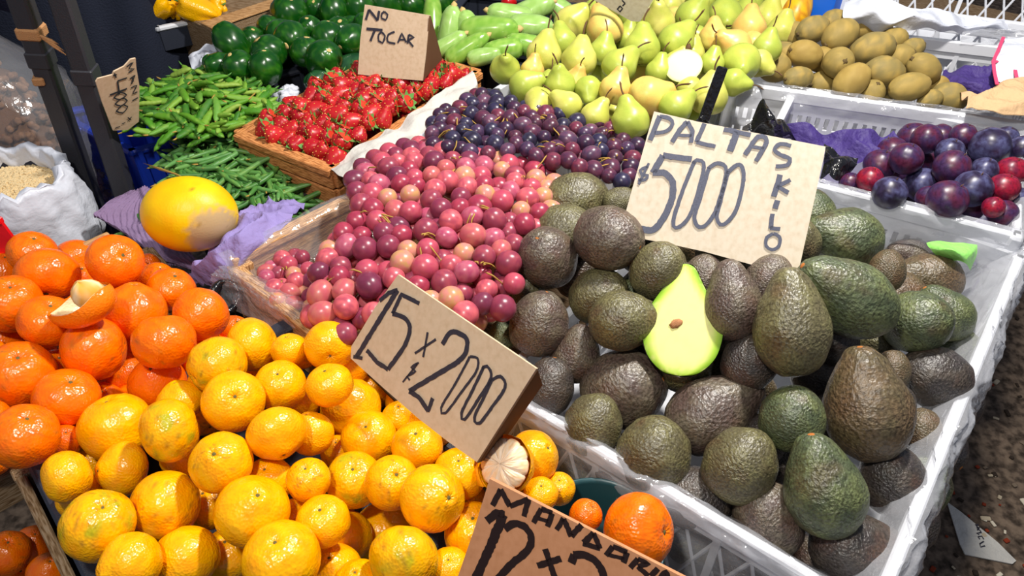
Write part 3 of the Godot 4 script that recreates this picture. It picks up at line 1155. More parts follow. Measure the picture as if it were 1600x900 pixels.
func cut_avocado(p: Vector3) -> void:
	var t := thing("cut_avocado", p, "halved avocado showing pale green flesh on top of the pile", "avocado")
	# the half: its flat face looks at the buyer and a little up
	var zf := (EYE - p).normalized()
	zf = (zf + Vector3(-0.12, 0.34, 0.0)).normalized()
	var yf := (up - zf * up.dot(zf)).normalized().rotated(zf, -0.04)
	var bs := Basis(yf.cross(zf), yf, zf)
	var r := 62.0 * depth(p) / FOCAL
	var nz := noise3(1.8, 77)
	var prof := [Vector2(0, -1.12), Vector2(0.45, -1.03), Vector2(0.84, -0.68), Vector2(1.0, -0.2), Vector2(0.97, 0.15), Vector2(0.8, 0.5), Vector2(0.54, 0.88), Vector2(0.39, 1.14), Vector2(0.26, 1.36), Vector2(0.1, 1.45), Vector2(0, 1.45)]
	var tall := 1.14
	var b := MB.new()
	b.grid(40, 44, func(x, y):
		var q := spline(prof, y)
		if y <= 0 or y >= 1: q.x = 0.0
		var a = PI + x * PI
		return Vector3(cos(a) * q.x, q.y * tall, sin(a) * q.x * 0.95) * r * (1.0 + 0.02 * nz.get_noise_3d(cos(a), q.y, sin(a))), false, func(x, y, p2): return avocado_colour(0, nz, p2 / r), true)
	var o := put("skin", b.done(), M.avocado, t)
	o.basis = bs
	var f := MB.new()
	f.grid(16, 44, func(x, y):
		var q := spline(prof, y)
		if y <= 0 or y >= 1: q.x = 0.0
		var s: float = x * 2.0 - 1.0
		return Vector3(q.x * s * 0.985, q.y * tall * 0.985, 0.0 + 0.05 * (1 - s * s) * minf(q.x, 1.0) - 0.02 * smoothstep(0.75, 1.0, absf(s))) * r, false, func(x, y, p2):
		var q := spline(prof, y)
		var e: float = minf(minf((1.0 - absf(x * 2.0 - 1.0)) * q.x, y * 1.9), (1.0 - y) * 1.6)
		var c := lin(110, 160, 28).lerp(lin(180, 216, 70), smoothstep(0.0, 0.16, e))
		c = c.lerp(lin(240, 240, 150), smoothstep(0.12, 0.36, e + 0.05 * nz.get_noise_2d(x * 6, y * 6)))
		return c.lerp(lin(222, 216, 140), 0.5 * smoothstep(0.15, 0.4, nz.get_noise_2d(x * 3 + 9, y * 7))), false)
	o = put("flesh", f.done(), M.flesh, t)
	o.basis = bs
	var s := MB.new()
	s.grid(14, 8, func(x, y):
		var a: float = y * PI
		var k := 0.8 + 0.35 * nz.get_noise_3d(cos(x * TAU) * 2, a, sin(x * TAU) * 2)
		return Vector3(cos(x * TAU) * sin(a) * 0.2 * k, cos(a) * 0.13 * k, sin(x * TAU) * sin(a) * 0.07) * r, true)
	o = put("seed_remnant", s.done(), M.brown, t)
	o.basis = bs * Basis(Vector3(0, 0, 1), 0.5)
	o.position = bs * (Vector3(-0.16, 0.05, 0.06) * r)

func cut_pear(p: Vector3) -> void:
	var t := thing("cut_pear", p, "halved pear showing bright white flesh on the pear heap", "pear")
	var zf := ((EYE - p).normalized() + Vector3(-0.25, 0.8, 0)).normalized()
	var yf := (up - zf * up.dot(zf)).normalized().rotated(zf, -0.15)
	var bs := Basis(yf.cross(zf), yf, zf)
	var r := 29.0 * depth(p) / FOCAL
	var b := MB.new()
	b.grid(28, 22, func(x, y):
		var a: float = PI * 0.5 * y
		return Vector3(cos(x * TAU) * cos(a), sin(x * TAU) * cos(a) * 0.95, -sin(a) * 1.15) * r * (1.0 + 0.15 * maxf(0, sin(x * TAU)) * (y + 0.2)), true, func(x, y, p2): return lin(158, 178, 60).lerp(lin(190, 196, 80), 0.5 + 0.5 * sin(x * 9)))
	put("peel", b.done(), M.pear, t).basis = bs
	var f := MB.new()
	f.grid(28, 6, func(x, y): return Vector3(cos(x * TAU) * y, sin(x * TAU) * y * 0.95, 0.12 * (1 - y * y)) * r * (1.0 + 0.03 * maxf(0, sin(x * TAU))), true, func(x, y, p2): return lin(226, 228, 190).lerp(lin(212, 218, 130), smoothstep(0.88, 1.0, y)), false)
	put("flesh", f.done(), M.flesh, t).basis = bs
	var s := put("stem", tube_mesh([Vector3(0, 0.95, -0.3) * r, Vector3(0.06, 1.2, -0.2) * r, Vector3(0.1, 1.42, -0.1) * r], func(y): return 0.0052 if y > 0.3 and y < 0.99 else 0.003 if y < 0.5 else 0.0, 8), M.pear_stem, t)
	s.basis = bs

func peeled_things() -> void:
	# half-peeled mandarin: segments with pith, peel flaps folded down
	var p := at(789, 726, 0.885)
	var t := thing("peeled_mandarin", p, "half-peeled mandarin with pale segments beside the front card", "mandarin")
	var zf := ((EYE - p).normalized() + Vector3(-0.6, 0.2, 0)).normalized()
	var bs := Basis(up.cross(zf).normalized(), zf.cross(up.cross(zf).normalized()), zf)
	var nz := noise3(2.5, 31)
	var r := 0.026
	var b := MB.new()
	b.grid(30, 12, func(x, y):
		var a: float = PI * 0.56 * y - 0.1
		return Vector3(cos(x * TAU) * cos(a), sin(x * TAU) * cos(a), -sin(a)) * r * (1.04 + 0.04 * nz.get_noise_2d(cos(x * TAU) * 4, sin(x * TAU) * 4 + y)), true, func(x, y, p2): return lin(250, 170, 8))
	put("peel", b.done(), M.citrus, t).basis = bs
	for k in 10:
		var s := MB.new()
		var a0 := TAU * k / 10.0
		s.grid(10, 8, func(x, y):
			var a: float = a0 + (x - 0.5) * TAU / 10.0 * 0.99
			var e: float = y * PI * 0.5
			var rr := 0.93 * sin(e) * (1.0 - 0.06 * pow(absf(x * 2 - 1), 4))
			return Vector3(cos(a) * rr, sin(a) * rr, 0.42 * cos(e) * (1.0 - 0.09 * pow(absf(x * 2 - 1), 3)) + 0.05 * nz.get_noise_2d(a * 3, y * 5)) * r, false, func(x, y, p2): return lin(250, 204, 150).lerp(lin(250, 232, 212), clampf(0.6 * pow(absf(x * 2 - 1), 3) + 0.6 * (1.0 - y) + 0.9 * nz.get_noise_3dv(p2 * 300), 0, 1)), false)
		put("segment", s.done(), M.flesh, t).basis = bs
	for k in 3:
		var s := MB.new()
		var a0: float = [2.6, 3.6, 4.7][k]
		s.grid(8, 8, func(x, y):
			var a: float = a0 + (x - 0.5) * 0.95 * (1.0 - 0.6 * y)
			var rr = 1.02 + 0.35 * y
			return Vector3(cos(a) * rr, sin(a) * rr, 0.08 * sin(y * 3) - 0.3 * y) * r, false, func(x, y, p2): return lin(248, 176, 30), false)
		put("peel_flap", s.done(), M.citrus, t).basis = bs
	# half an orange peel with flesh on the oranges
	p = at(128, 474, 0.915)
	t = thing("peeled_orange", p, "half orange with torn peel and white pith lying on the oranges", "orange")
	var ax := Vector3(0.35, 0.85, 0.2).normalized()
	bs = Basis(Vector3.RIGHT.rotated(Vector3.UP, 0.3), Vector3.UP, Vector3.BACK.rotated(Vector3.UP, 0.3)).rotated(Vector3(0, 0, 1), 0.25)
	b = MB.new()
	var R := 0.031
	for lay_ in 2:
		b.grid(32, 10, func(x, y):
			var rim := 0.25 + 0.22 * sin(x * TAU + 0.6) + 0.1 * sin(x * TAU * 3)
			var a: float = -PI / 2 + y * (PI / 2 + rim)
			var q := R * (1.0 if lay_ == 0 else 0.9)
			return Vector3(cos(x * TAU) * cos(a) * 1.15, sin(a) * 0.8, sin(x * TAU) * cos(a) * 0.85) * q, true, func(x, y, p2): return lin(248, 128, 14) if lay_ == 0 else lin(246, 222, 180), lay_ == 0)
	put("peel", b.done(), M.citrus, t).basis = bs
	b = MB.new()
	b.grid(20, 8, func(x, y):
		var a: float = y * PI
		return Vector3(0.012, 0.008, 0) + Vector3(cos(x * TAU) * sin(a) * 0.017, cos(a) * 0.017, sin(x * TAU) * sin(a) * 0.014) * (1.0 + 0.04 * cos(x * TAU * 3)), true, func(x, y, p2): return lin(250, 176, 70).lerp(lin(250, 226, 186), clampf(0.8 * nz.get_noise_3dv(p2 * 160) + 0.8 * pow(0.5 + 0.5 * cos(x * TAU * 3), 8), 0, 1)))
	put("flesh", b.done(), M.flesh, t).basis = bs

func build_heaps() -> void:
	# ---- red grapes
	var H := heap(690, 330, 0.845, 0.925, 0.3)
	grapes("red_grape_bunch", "grapes", "bunches of red grapes", [[556, 262], [600, 236], [660, 226], [740, 238], [850, 268], [876, 300], [858, 345], [812, 385], [800, 485], [742, 505], [640, 470], [590, 500], [540, 525], [486, 500], [492, 420], [532, 372], [552, 330]], 0.014, H, grape_kinds(true), [
		[600, 275, "red grape bunch at the back left corner beside the white paper liner"],
		[585, 350, "red grape bunch hanging over the left side above the wooden rim"],
		[540, 440, "shaded red grape bunch at the lower left beside the loose plastic"],
		[660, 390, "red grape bunch in the middle just above the 15x2000 card"],
		[720, 270, "red grape bunch on top next to the purple grapes"],
		[740, 335, "red grape bunch with bare yellow twigs at the heap's centre"],
		[820, 300, "pale red grape bunch against the rearmost avocado"],
		[750, 435, "red grape bunch at the front right above the cards' gap"]])
	grapes("small_grape_bunch", "grapes", "", [[412, 425], [440, 400], [478, 398], [488, 440], [488, 480], [440, 480], [415, 455]], 0.0115, heap(450, 440, 0.81, 0.83, 0.2), grape_kinds(true), [[450, 440, "small dusty grape bunch seen through film in the crate's left corner"]])
	# ---- purple grapes
	grapes("purple_grape_bunch", "grapes", "bunches of purple grapes", [[680, 180], [748, 146], [800, 160], [868, 170], [950, 195], [1002, 225], [990, 295], [950, 275], [880, 258], [780, 240], [740, 240], [668, 228]], 0.0124, heap(830, 215, 0.865, 0.915, 0.28), grape_kinds(false), [
		[712, 185, "purple grape bunch nearest the strawberry crate's corner"],
		[790, 185, "reddish purple grape bunch just in front of the pears' left end"],
		[715, 220, "purple grape bunch at the left end above the red ones"],
		[860, 200, "dark purple grape bunch with pale twigs in front of the pears"],
		[860, 245, "blue-black grape bunch behind the rear avocado"],
		[945, 225, "purple grape bunch with a long woody stalk below the front pears"],
		[962, 265, "blue-black grape bunch tucked beside the paltas card"]])
	# ---- peas and beans
	var pk := pod_kinds(true)
	scatter_pods("pea_pod", ["darker green pea pod in the heap in the blue crate", "bright green pea pod in the heap in the blue crate"], "pea pod", "pea pods in the blue crate", [[205, 205], [215, 150], [268, 112], [345, 104], [405, 132], [432, 165], [420, 190], [340, 205], [290, 210], [240, 205]], 190, heap(310, 150, 0.8, 0.87, 0.24), pk, 0.013, 0.45, 2)
	for k in pk: k.free()
	var bk := pod_kinds(false)
	scatter_pods("green_bean", ["slender darker green bean in the heap behind the melon", "slender light green bean in the heap behind the melon"], "green bean", "green beans behind the melon", [[265, 245], [290, 205], [370, 180], [425, 172], [440, 190], [385, 215], [450, 275], [500, 310], [440, 330], [380, 330], [330, 300], [275, 285]], 250, heap(350, 235, 0.77, 0.825, 0.24), bk, 0.009, 0.25, 3)
	scatter_pods("green_bean", ["green bean lying loose on lilac paper left of the melon", "green bean lying loose on lilac paper left of the melon"], "green bean", "loose beans on the lilac paper", [[200, 322], [228, 318], [232, 372], [222, 372]], 5, [0.0, 0.0, 0.775, 0.775, 1.0], bk, 0.012, 0.1, 1)
	for k in bk: k.free()
	# ---- nuts in the clear bag
	var nk := []
	for k in 6:
		var nz := noise3(2.0, 800 + k)
		nk.append(turned([Vector2(0, -1.5), Vector2(0.6, -1.3), Vector2(0.95, -0.7), Vector2(0.78, 0.0), Vector2(0.95, 0.7), Vector2(0.6, 1.3), Vector2(0, 1.5)], 0.0068, 12, 10, func(d, x, y): return 0.1 * nz.get_noise_3dv(d), func(p, y): return lin(122, 88, 66).lerp(lin(156, 118, 90), clampf(0.5 + nz.get_noise_3dv(p) + 0.1 * (k - 2), 0, 1))))  # shell browns darkened for the shade the bag stands in
	var n := 0
	var spots := []
	for tries in 9000:
		if n >= 300: break
		var a := rng.randf() * TAU
		var y := rng.randf()
		var c := at(-10, 250, 0.78)
		var R := 0.15 * (1.0 - 0.62 * y) - 0.01 - (0.01 if rng.randf() < 0.3 else 0.0)
		var p := Vector3(c.x + cos(a) * R, 0.665 + 0.27 * y, c.z - 0.05 + sin(a) * R)
		if sin(a) < -0.35: continue
		var free_ := true
		for o in spots:
			if o.distance_to(p) < 0.0125:
				free_ = false
				break
		if not free_: continue
		spots.append(p)
		var o := put("peanut", nk[n % 6], M.nut, self)
		o.transform = Transform3D(Basis.from_euler(Vector3(rng.randf() * 6, rng.randf() * 6, rng.randf() * 6)), p)
		tag(o, "brown peanut in its shell inside the clear bag", "peanut", "peanuts in the clear bag")
		n += 1
	var c := at(-10, 250, 0.78)
	var heart := MB.new()
	heart.grid(20, 8, func(x, y): return Vector3(cos(x * TAU) * 0.117 * (1.0 - 0.62 * y) * (1.0 if y < 0.99 else 0.0), 0.27 * y, sin(x * TAU) * 0.117 * (1.0 - 0.62 * y) * (1.0 if y < 0.99 else 0.0)), true, func(x, y, p): return lin(120, 88, 66))  # filling brown darkened for the same shade as the shells
	tag(put("nut_filling", heart.done(), M.nut, self, Vector3(c.x, 0.66, c.z - 0.05)), "deeper brown mass of peanuts filling the clear bag", "peanuts", "", "stuff")
	var bag := MB.new()
	var nz2 := noise3(3.0, 4)
	bag.grid(36, 24, func(x, y):
		var R = (0.15 * (1.0 - 0.25 * y * y) if y < 0.7 else lerpf(0.132, 0.05, (y - 0.7) / 0.3)) * (1.0 + 0.05 * nz2.get_noise_2d(cos(x * TAU) * 3, sin(x * TAU) * 3 + y * 4))
		return Vector3(cos(x * TAU) * R, 0.31 * y, sin(x * TAU) * R), true)
	tag(put("peanut_bag", bag.done(), M.film_clear, self, Vector3(c.x, 0.658, c.z - 0.05)), "clear plastic bag full of peanuts at the left edge", "bag")

func build_cards() -> void:
	card("tan card coloured pale for bright light, lettered PALTAS 5000 KILO standing on the avocados", [[1022, 175, 1.05], [1290, 228, 1.05], [1250, 422, 0.945], [975, 355, 0.945]],
		[[1022, 174], [1090, 190], [1290, 229], [1288, 242], [1250, 414], [1243, 422], [1180, 415], [1100, 393], [1045, 381], [992, 371], [977, 358], [974, 345], [985, 305]], M.card_overlit, M.ink_grey, [
		[8, [[1031, 181], [1016, 219]]], [6, [[1031, 182], [1046, 185], [1051, 194], [1041, 205], [1023, 208]]],
		[7, [[1050, 222], [1062, 203], [1074, 190]]], [7, [[1074, 190], [1082, 205], [1080, 223]]], [5, [[1057, 211], [1081, 212]]],
		[7, [[1101, 193], [1088, 222]]], [6, [[1088, 222], [1118, 229]]],
		[7, [[1131, 202], [1173, 211]]], [10, [[1152, 206], [1140, 236]]],
		[7, [[1164, 242], [1184, 214], [1198, 220], [1181, 252]]], [5, [[1172, 229], [1194, 232]]],
		[6, [[1236, 228], [1219, 225], [1210, 234], [1220, 242], [1234, 248], [1230, 258], [1212, 260]]],
		[8, [[1219, 273], [1209, 307]]], [6, [[1235, 281], [1214, 292]]], [6, [[1214, 291], [1232, 301]]],
		[8, [[1215, 313], [1211, 326]]], [7, [[1207, 334], [1204, 357]]], [6, [[1203, 356], [1219, 358]]],
		[5, [[1208, 365], [1218, 370], [1217, 384], [1206, 390], [1197, 384], [1198, 371], [1208, 365]]],
		[9, [[1081, 249], [1036, 243]]], [10, [[1036, 243], [1020, 270]]], [10, [[1020, 270], [1040, 271], [1052, 290], [1046, 322], [1025, 356], [1005, 358], [985, 347]]],
		[6, [[1085, 252], [1066, 300], [1052, 346], [1060, 355], [1080, 332], [1100, 262], [1089, 250], [1083, 256]]],
		[6, [[1108, 262], [1094, 310], [1085, 342], [1097, 355], [1118, 330], [1135, 268], [1121, 255], [1106, 264]]],
		[6, [[1138, 267], [1127, 310], [1120, 340], [1130, 351], [1150, 328], [1162, 278], [1155, 257], [1136, 270]]],
		[5, [[1013, 260], [1000, 266], [1003, 273], [1012, 274], [1008, 281], [997, 281]]], [4, [[1014, 255], [998, 288]]]], 0.004)
	card("tan card lettered 15 x 2000 leaning over the mandarins", [[622, 430, 0.985], [838, 577, 0.985], [745, 722, 0.9], [548, 560, 0.9]],
		[[622, 429], [838, 576], [745, 722], [700, 690], [655, 655], [600, 607], [548, 560], [549, 541], [556, 530], [586, 480]], M.card, M.ink, [
		[7, [[594, 470], [608, 458], [622, 453]]], [9, [[622, 453], [558, 557]]], [6, [[553, 557], [567, 560]]],
		[7, [[656, 474], [628, 460], [614, 490]]], [8, [[614, 490], [632, 496], [641, 511], [634, 538], [607, 577]]], [8, [[607, 577], [590, 566], [574, 547]]],
		[4, [[669, 519], [662, 558]]], [4, [[682, 530], [649, 552]]],
		[4, [[653, 568], [643, 574], [650, 580], [637, 588], [641, 594]]], [3, [[655, 566], [630, 597]]],
		[8, [[692, 538], [705, 519], [723, 523], [731, 535], [722, 560], [680, 587], [640, 611]]], [8, [[640, 611], [655, 620], [670, 642]]], [7, [[669, 643], [677, 622]]],
		[4, [[735, 557], [713, 598], [690, 637], [697, 645], [722, 612], [745, 580], [747, 560], [735, 557]]],
		[5, [[757, 572], [740, 608], [722, 645], [727, 655], [748, 624], [768, 590], [762, 572], [754, 576]]],
		[5, [[770, 592], [757, 620], [742, 652], [750, 661], [770, 635], [790, 605], [783, 588], [769, 594]]]], 0.003, [[838, 577, 0.983], [745, 722, 0.898], [768, 712, 0.86], [846, 600, 0.93]])
	card("brown card lettered MANDARINAS 12 x 2 at the front edge", [[765, 748, 0.99], [1075, 906, 0.99], [990, 1090, 0.9], [690, 990, 0.9]],
		[[765, 748], [1075, 906], [1035, 1000], [980, 1080], [690, 1000], [714, 905], [740, 830]], M.card_brown, M.ink_black, [
		[9, [[770, 789], [783, 764]]], [9, [[783, 764], [797, 790]]], [8, [[797, 790], [826, 779]]], [9, [[826, 779], [819, 806]]],
		[8, [[834, 816], [846, 794]]], [8, [[846, 794], [863, 801]]], [9, [[863, 801], [856, 822]]], [6, [[841, 809], [858, 814]]],
		[8, [[870, 827], [881, 809]]], [9, [[881, 810], [893, 837]]], [9, [[893, 837], [909, 819]]],
		[9, [[912, 847], [928, 832]]], [8, [[928, 832], [938, 856]]], [8, [[938, 856], [911, 848]]],
		[8, [[947, 867], [958, 853]]], [8, [[958, 853], [980, 862]]], [9, [[980, 862], [974, 878]]], [6, [[951, 866], [976, 872]]],
		[8, [[985, 886], [997, 872]]], [7, [[997, 872], [1014, 880], [997, 884]]], [8, [[997, 884], [1013, 899]]],
		[8, [[1017, 899], [1028, 887]]], [8, [[1030, 905], [1041, 893], [1048, 912], [1060, 902]]],
		[13, [[761, 813], [777, 801], [789, 803]]], [15, [[787, 803], [768, 850], [740, 912]]],
		[12, [[789, 826], [804, 817], [822, 824], [831, 842], [822, 862], [800, 880], [776, 906]]], [12, [[776, 906], [815, 920]]],
		[10, [[852, 857], [868, 903]]], [10, [[877, 872], [840, 883]]],
		[12, [[893, 879], [898, 866]]], [12, [[896, 866], [918, 868], [937, 883], [942, 908], [920, 940]]]], 0.004)
	card("plain tan card lettered NO TOCAR standing in the strawberries", [[570, 8, 0.985], [672, 24, 0.985], [660, 126, 0.885], [560, 117, 0.885]],
		[[570, 7], [672, 24], [666, 75], [660, 126], [610, 122], [559, 116], [563, 60]], M.card, M.ink, [
		[4, [[572, 31], [577, 15]]], [4, [[577, 15], [590, 32]]], [4, [[590, 32], [593, 17]]],
		[3, [[601, 18], [606, 23], [603, 31], [597, 29], [597, 21], [601, 18]]],
		[4, [[573, 45], [598, 47]]], [4, [[586, 47], [579, 64]]],
		[3, [[596, 50], [602, 56], [598, 67], [592, 64], [592, 54], [596, 50]]],
		[3, [[617, 50], [607, 54], [606, 65], [618, 68]]],
		[3, [[622, 67], [628, 52], [635, 66]]], [2.5, [[625, 62], [634, 62]]],
		[3, [[637, 68], [639, 54]]], [3, [[639, 54], [647, 58], [638, 63]]], [3, [[638, 63], [646, 73]]]], 0.003, [[672, 25, 0.983], [660, 126, 0.884], [672, 112, 0.878], [690, 92, 0.9]])
	card("torn tan card lettered MANI 4000 sideways beside the steel posts", [[150, 124, 0.99], [213, 91, 0.99], [218, 192, 0.88], [177, 204, 0.88]],
		[[150, 128], [153, 123], [176, 117], [178, 112], [194, 104], [204, 93], [212, 91], [213, 105], [218, 135], [217, 190], [200, 203], [177, 204], [160, 160]], M.card, M.ink, [
		[2.5, [[197, 104], [207, 97], [201, 107], [209, 107], [200, 113]]],
		[2.5, [[202, 123], [210, 117]]], [2.5, [[210, 117], [205, 131]]], [2, [[205, 120], [208, 127]]],
		[2.5, [[204, 137], [213, 133], [207, 146], [214, 143]]], [2.5, [[206, 157], [215, 152]]],
		[3.5, [[171, 148], [198, 138]]], [3, [[183, 126], [186, 147]]], [3, [[183, 126], [198, 121]]], [2.5, [[176, 118], [182, 116]]], [2.5, [[178, 114], [181, 121]]],
		[2.5, [[177, 152], [188, 144], [197, 148], [186, 155], [177, 152]]], [2.5, [[179, 162], [190, 153], [198, 157], [188, 165], [179, 162]]], [2.5, [[181, 173], [192, 163], [199, 166], [191, 176], [181, 173]]],
		[2, [[199, 183], [204, 187]]], [2, [[200, 188], [205, 182]]], [2, [[190, 193], [195, 191]]], [2, [[179, 200], [187, 197]]]], 0.002)
	card("pale card corner with small lettering hanging above the pears", [[915, -40, 1.03], [1045, -40, 1.03], [1000, 36, 0.965], [925, 0, 0.965]],
		[[915, -40], [1045, -40], [1000, 34], [986, 33], [928, 0]], M.card_overlit, M.ink, [
		[2.5, [[969, 9], [973, 13], [969, 18], [965, 14], [969, 9]]], [2.5, [[972, 0], [977, 5]]], [2.5, [[977, 5], [973, 9]]]], 0.002)

func build_odds() -> void:
	# melon
	var nz := noise3(1.2, 5)
	var spot := noise3(5.0, 6)
	var p := at(297, 335, 0.855)
	var r := 59.0 * depth(p) / FOCAL
	var pale := (fw * -0.5 + rt * 0.75 - up * 0.55).normalized()
	var mb := MB.new()
	mb.grid(56, 40, func(x, y):
		var a: float = y * PI
		return Vector3(cos(a) * 1.22, sin(a) * cos(x * TAU), sin(a) * sin(x * TAU)) * r * (1.0 + 0.015 * nz.get_noise_2d(x, y)), true, func(x, y, q):
		var d: Vector3 = q / r
		var c := lin(250, 206, 0).lerp(lin(250, 190, 0), smoothstep(-0.2, 0.5, nz.get_noise_3dv(d)))
		c = c.lerp(lin(196, 166, 118), smoothstep(0.72, 0.86, d.normalized().dot(pale) + 0.12 * spot.get_noise_3dv(d)))
		return c.lerp(lin(110, 80, 20), 0.7 * smoothstep(0.62, 0.7, spot.get_noise_3dv(d * 2.2))))
	var mel := put("yellow_melon", mb.done(), M.melon, self, p)
	mel.rotation = Vector3(0, 0.1, -0.08)
	tag(mel, "big yellow melon with a pale patch resting on lilac paper", "melon")
	# lilac paper under and beside it
	var base := at(300, 400, 0.79)
	tag(put("lilac_paper", sheet([[[205, 300, 0.80], [235, 298, 0.79], [262, 320, 0.775]], [[150, 340, 0.79], [215, 345, 0.78], [290, 380, 0.765]], [[175, 352, 0.775], [235, 395, 0.77], [320, 420, 0.77]], [[260, 415, 0.76], [300, 425, 0.765], [350, 440, 0.775]]], 70, 40, 0.008, 3.0, 21, base, 0.0016, 16.0, 0.001), M.lilac_dull, self, base), "dull lilac corrugated paper sheet under the yellow melon", "paper")
	base = at(390, 380, 0.8)
	tag(put("lilac_tissue", sheet([[[345, 385, 0.80], [390, 335, 0.81], [430, 322, 0.80], [480, 332, 0.80]], [[318, 405, 0.81], [365, 372, 0.84], [415, 352, 0.845], [470, 345, 0.82]], [[305, 430, 0.79], [345, 415, 0.835], [395, 385, 0.85], [450, 362, 0.835]], [[300, 455, 0.75], [330, 455, 0.78], [368, 425, 0.83], [420, 385, 0.83]]], 60, 50, 0.02, 3.5, 22, base, 0, 0, 0.0008), M.lilac, self, base), "crumpled lilac tissue draped between the melon and the grape crate", "paper")
	base = at(355, 475, 0.8)
	mb = MB.new()
	mb.grid(24, 12, func(x, y):
		var a: float = y * TAU
		return Vector3(cos(x * TAU) * (0.016 + 0.006 * cos(a)), 0.012 * sin(a) + 0.03 * 0, sin(x * TAU) * (0.02 + 0.006 * cos(a))), true)
	var ring := put("dark_plastic_ring", mb.done(), M.bag_black, self, base + Vector3(0, 0.01, 0))
	ring.rotation = Vector3(0.5, 0, -0.4)
	tag(ring, "dark purple plastic rim tucked below the lilac tissue", "plastic ring")
	# a dry stalk and broken slats by the melon
	base = at(222, 254, 0.83)
	tag(put("bean_stalk", tube_mesh([Vector3.ZERO, at(250, 264, 0.845) - base, at(275, 272, 0.855) - base, at(292, 280, 0.855) - base], func(y): return 0.0022 * (1.3 - y) if y > 0.01 and y < 0.99 else 0.0, 7), M.twig, self, base), "thin dry straw-coloured stalk sticking out above the yellow melon", "stalk")
	var sl := thing("broken_crate", at(160, 395, 0.77), "broken end of a weathered slat crate behind the oranges", "crate")
	board("slat", sl, at(112, 408, 0.815), at(176, 378, 0.815), 0.034, 0.008, M.wood)
	board("slat", sl, at(176, 380, 0.812), at(214, 414, 0.80), 0.03, 0.008, M.wood_grey)
	board("corner_post", sl, at(174, 384, 0.77), at(174, 378, 0.825), 0.016, 0.016, M.wood_grey, E1)
	# film over the crates
	var C := at(1367, 958, 0.82)
	var D := C + E1 * 0.42
	var B := C + E2 * 0.614
	film("plastic_film", "wrinkled clear film over the avocado crate's front left rim", [D + E1 * 0.02, C - E1 * 0.01], -E2, [Vector2(-0.035, -0.045), Vector2(-0.016, -0.012), Vector2(0.0, 0.007), Vector2(0.016, -0.006), Vector2(0.02, -0.06), Vector2(0.028, -0.15)], 0.006, 41, M.film)
	film("plastic_film", "wrinkled white film over the avocado crate's right rim", [C - E2 * 0.01, B + E2 * 0.02], -E1, [Vector2(-0.05, -0.07), Vector2(-0.022, -0.015), Vector2(0.0, 0.007), Vector2(0.016, -0.006), Vector2(0.02, -0.06), Vector2(0.026, -0.16)], 0.006, 42, M.film)
	film("plastic_film", "clear film lining the inner back wall of the avocado crate", [B + E1 * 0.19, B], E2, [Vector2(-0.03, -0.12), Vector2(-0.014, -0.03), Vector2(0.0, 0.008), Vector2(0.012, -0.01)], 0.005, 43, M.film)
	var P := at(1180, 262, 0.84)
	var Q := at(1590, 366, 0.84)
	var f := flat_axes(P, Q, 1.0, at(1450, 150, 0.84))
	film("plastic_film", "wrinkled clear film over the plum crate's front rim", [P, Q + (Q - P) * 0.02], -f[1], [Vector2(-0.025, -0.05), Vector2(-0.01, -0.005), Vector2(0.0, 0.008), Vector2(0.014, -0.004), Vector2(0.016, -0.06)], 0.005, 44, M.film)
	var Q2: Vector3 = Q + f[1] * 0.3
	film("plastic_film", "wrinkled clear film over the plum crate's right end", [Q, Q2], (Q - P).normalized(), [Vector2(-0.025, -0.05), Vector2(-0.01, -0.005), Vector2(0.0, 0.008), Vector2(0.014, -0.004), Vector2(0.018, -0.1)], 0.006, 45, M.film)
	base = at(1590, 430, 0.74)
	tag(put("dark_film", sheet([[[1556, 398, 0.79], [1600, 372, 0.80], [1650, 350, 0.80]], [[1552, 440, 0.74], [1596, 420, 0.745], [1650, 396, 0.75]], [[1546, 494, 0.67], [1572, 474, 0.68], [1650, 440, 0.69]]], 40, 36, 0.008, 2.5, 53, base), M.bag_grey, self, base), "dark grey plastic film hanging below the plum crate's right corner", "plastic film")
	var K := at(1148, 128, 0.85)
	var K2 := at(1640, 196, 0.85)
	f = flat_axes(K, K2, 1.0, at(1400, 20, 0.85))
	film("plastic_film", "glossy clear film over the kiwi crate's slotted front", [K, K2], -f[1], [Vector2(-0.03, -0.03), Vector2(-0.01, -0.002), Vector2(0.0, 0.008), Vector2(0.014, -0.004), Vector2(0.018, -0.06), Vector2(0.03, -0.15)], 0.006, 46, M.film_clear)
	film("plastic_film", "bunched clear film hanging at the kiwi crate's left corner", [at(1090, 190, 0.83), at(1125, 150, 0.86), at(1165, 130, 0.87)], (at(1200, 190, 0.84) - at(1130, 150, 0.84)).normalized(), [Vector2(-0.03, 0.0), Vector2(0.0, 0.01), Vector2(0.03, 0.0), Vector2(0.06, -0.03)], 0.006, 47, M.film)
	var g0 := at(360, 407, 0.84)
	var g1 := at(552, 312, 0.84)
	var gd := (g1 - g0).normalized()
	var gn := Vector3(0.73, 0, 0.68).normalized()
	film("plastic_film", "thin clear film stretched over the grape crate's wooden rim", [g0 - gd * 0.01, g0 + gd * 0.21], -gn, [Vector2(-0.09, -0.06), Vector2(-0.03, -0.03), Vector2(-0.01, 0.006), Vector2(0.012, 0.008), Vector2(0.018, -0.03)], 0.003, 48, M.film_clear)
	film("plastic_film", "bunched shiny film at the front corner of the grape crate", [g0 - gd * 0.02, g0 + gn * 0.07 - gd * 0.005, g0 + gn * 0.15 + gd * 0.005, g0 + gn * 0.18 + gd * 0.03], -gd, [Vector2(-0.02, -0.006), Vector2(-0.004, 0.0), Vector2(0.01, -0.012), Vector2(0.02, -0.04)], 0.005, 49, M.film_mid)
	# white paper liner on the strawberry crate's right side
	base = at(640, 200, 0.84)
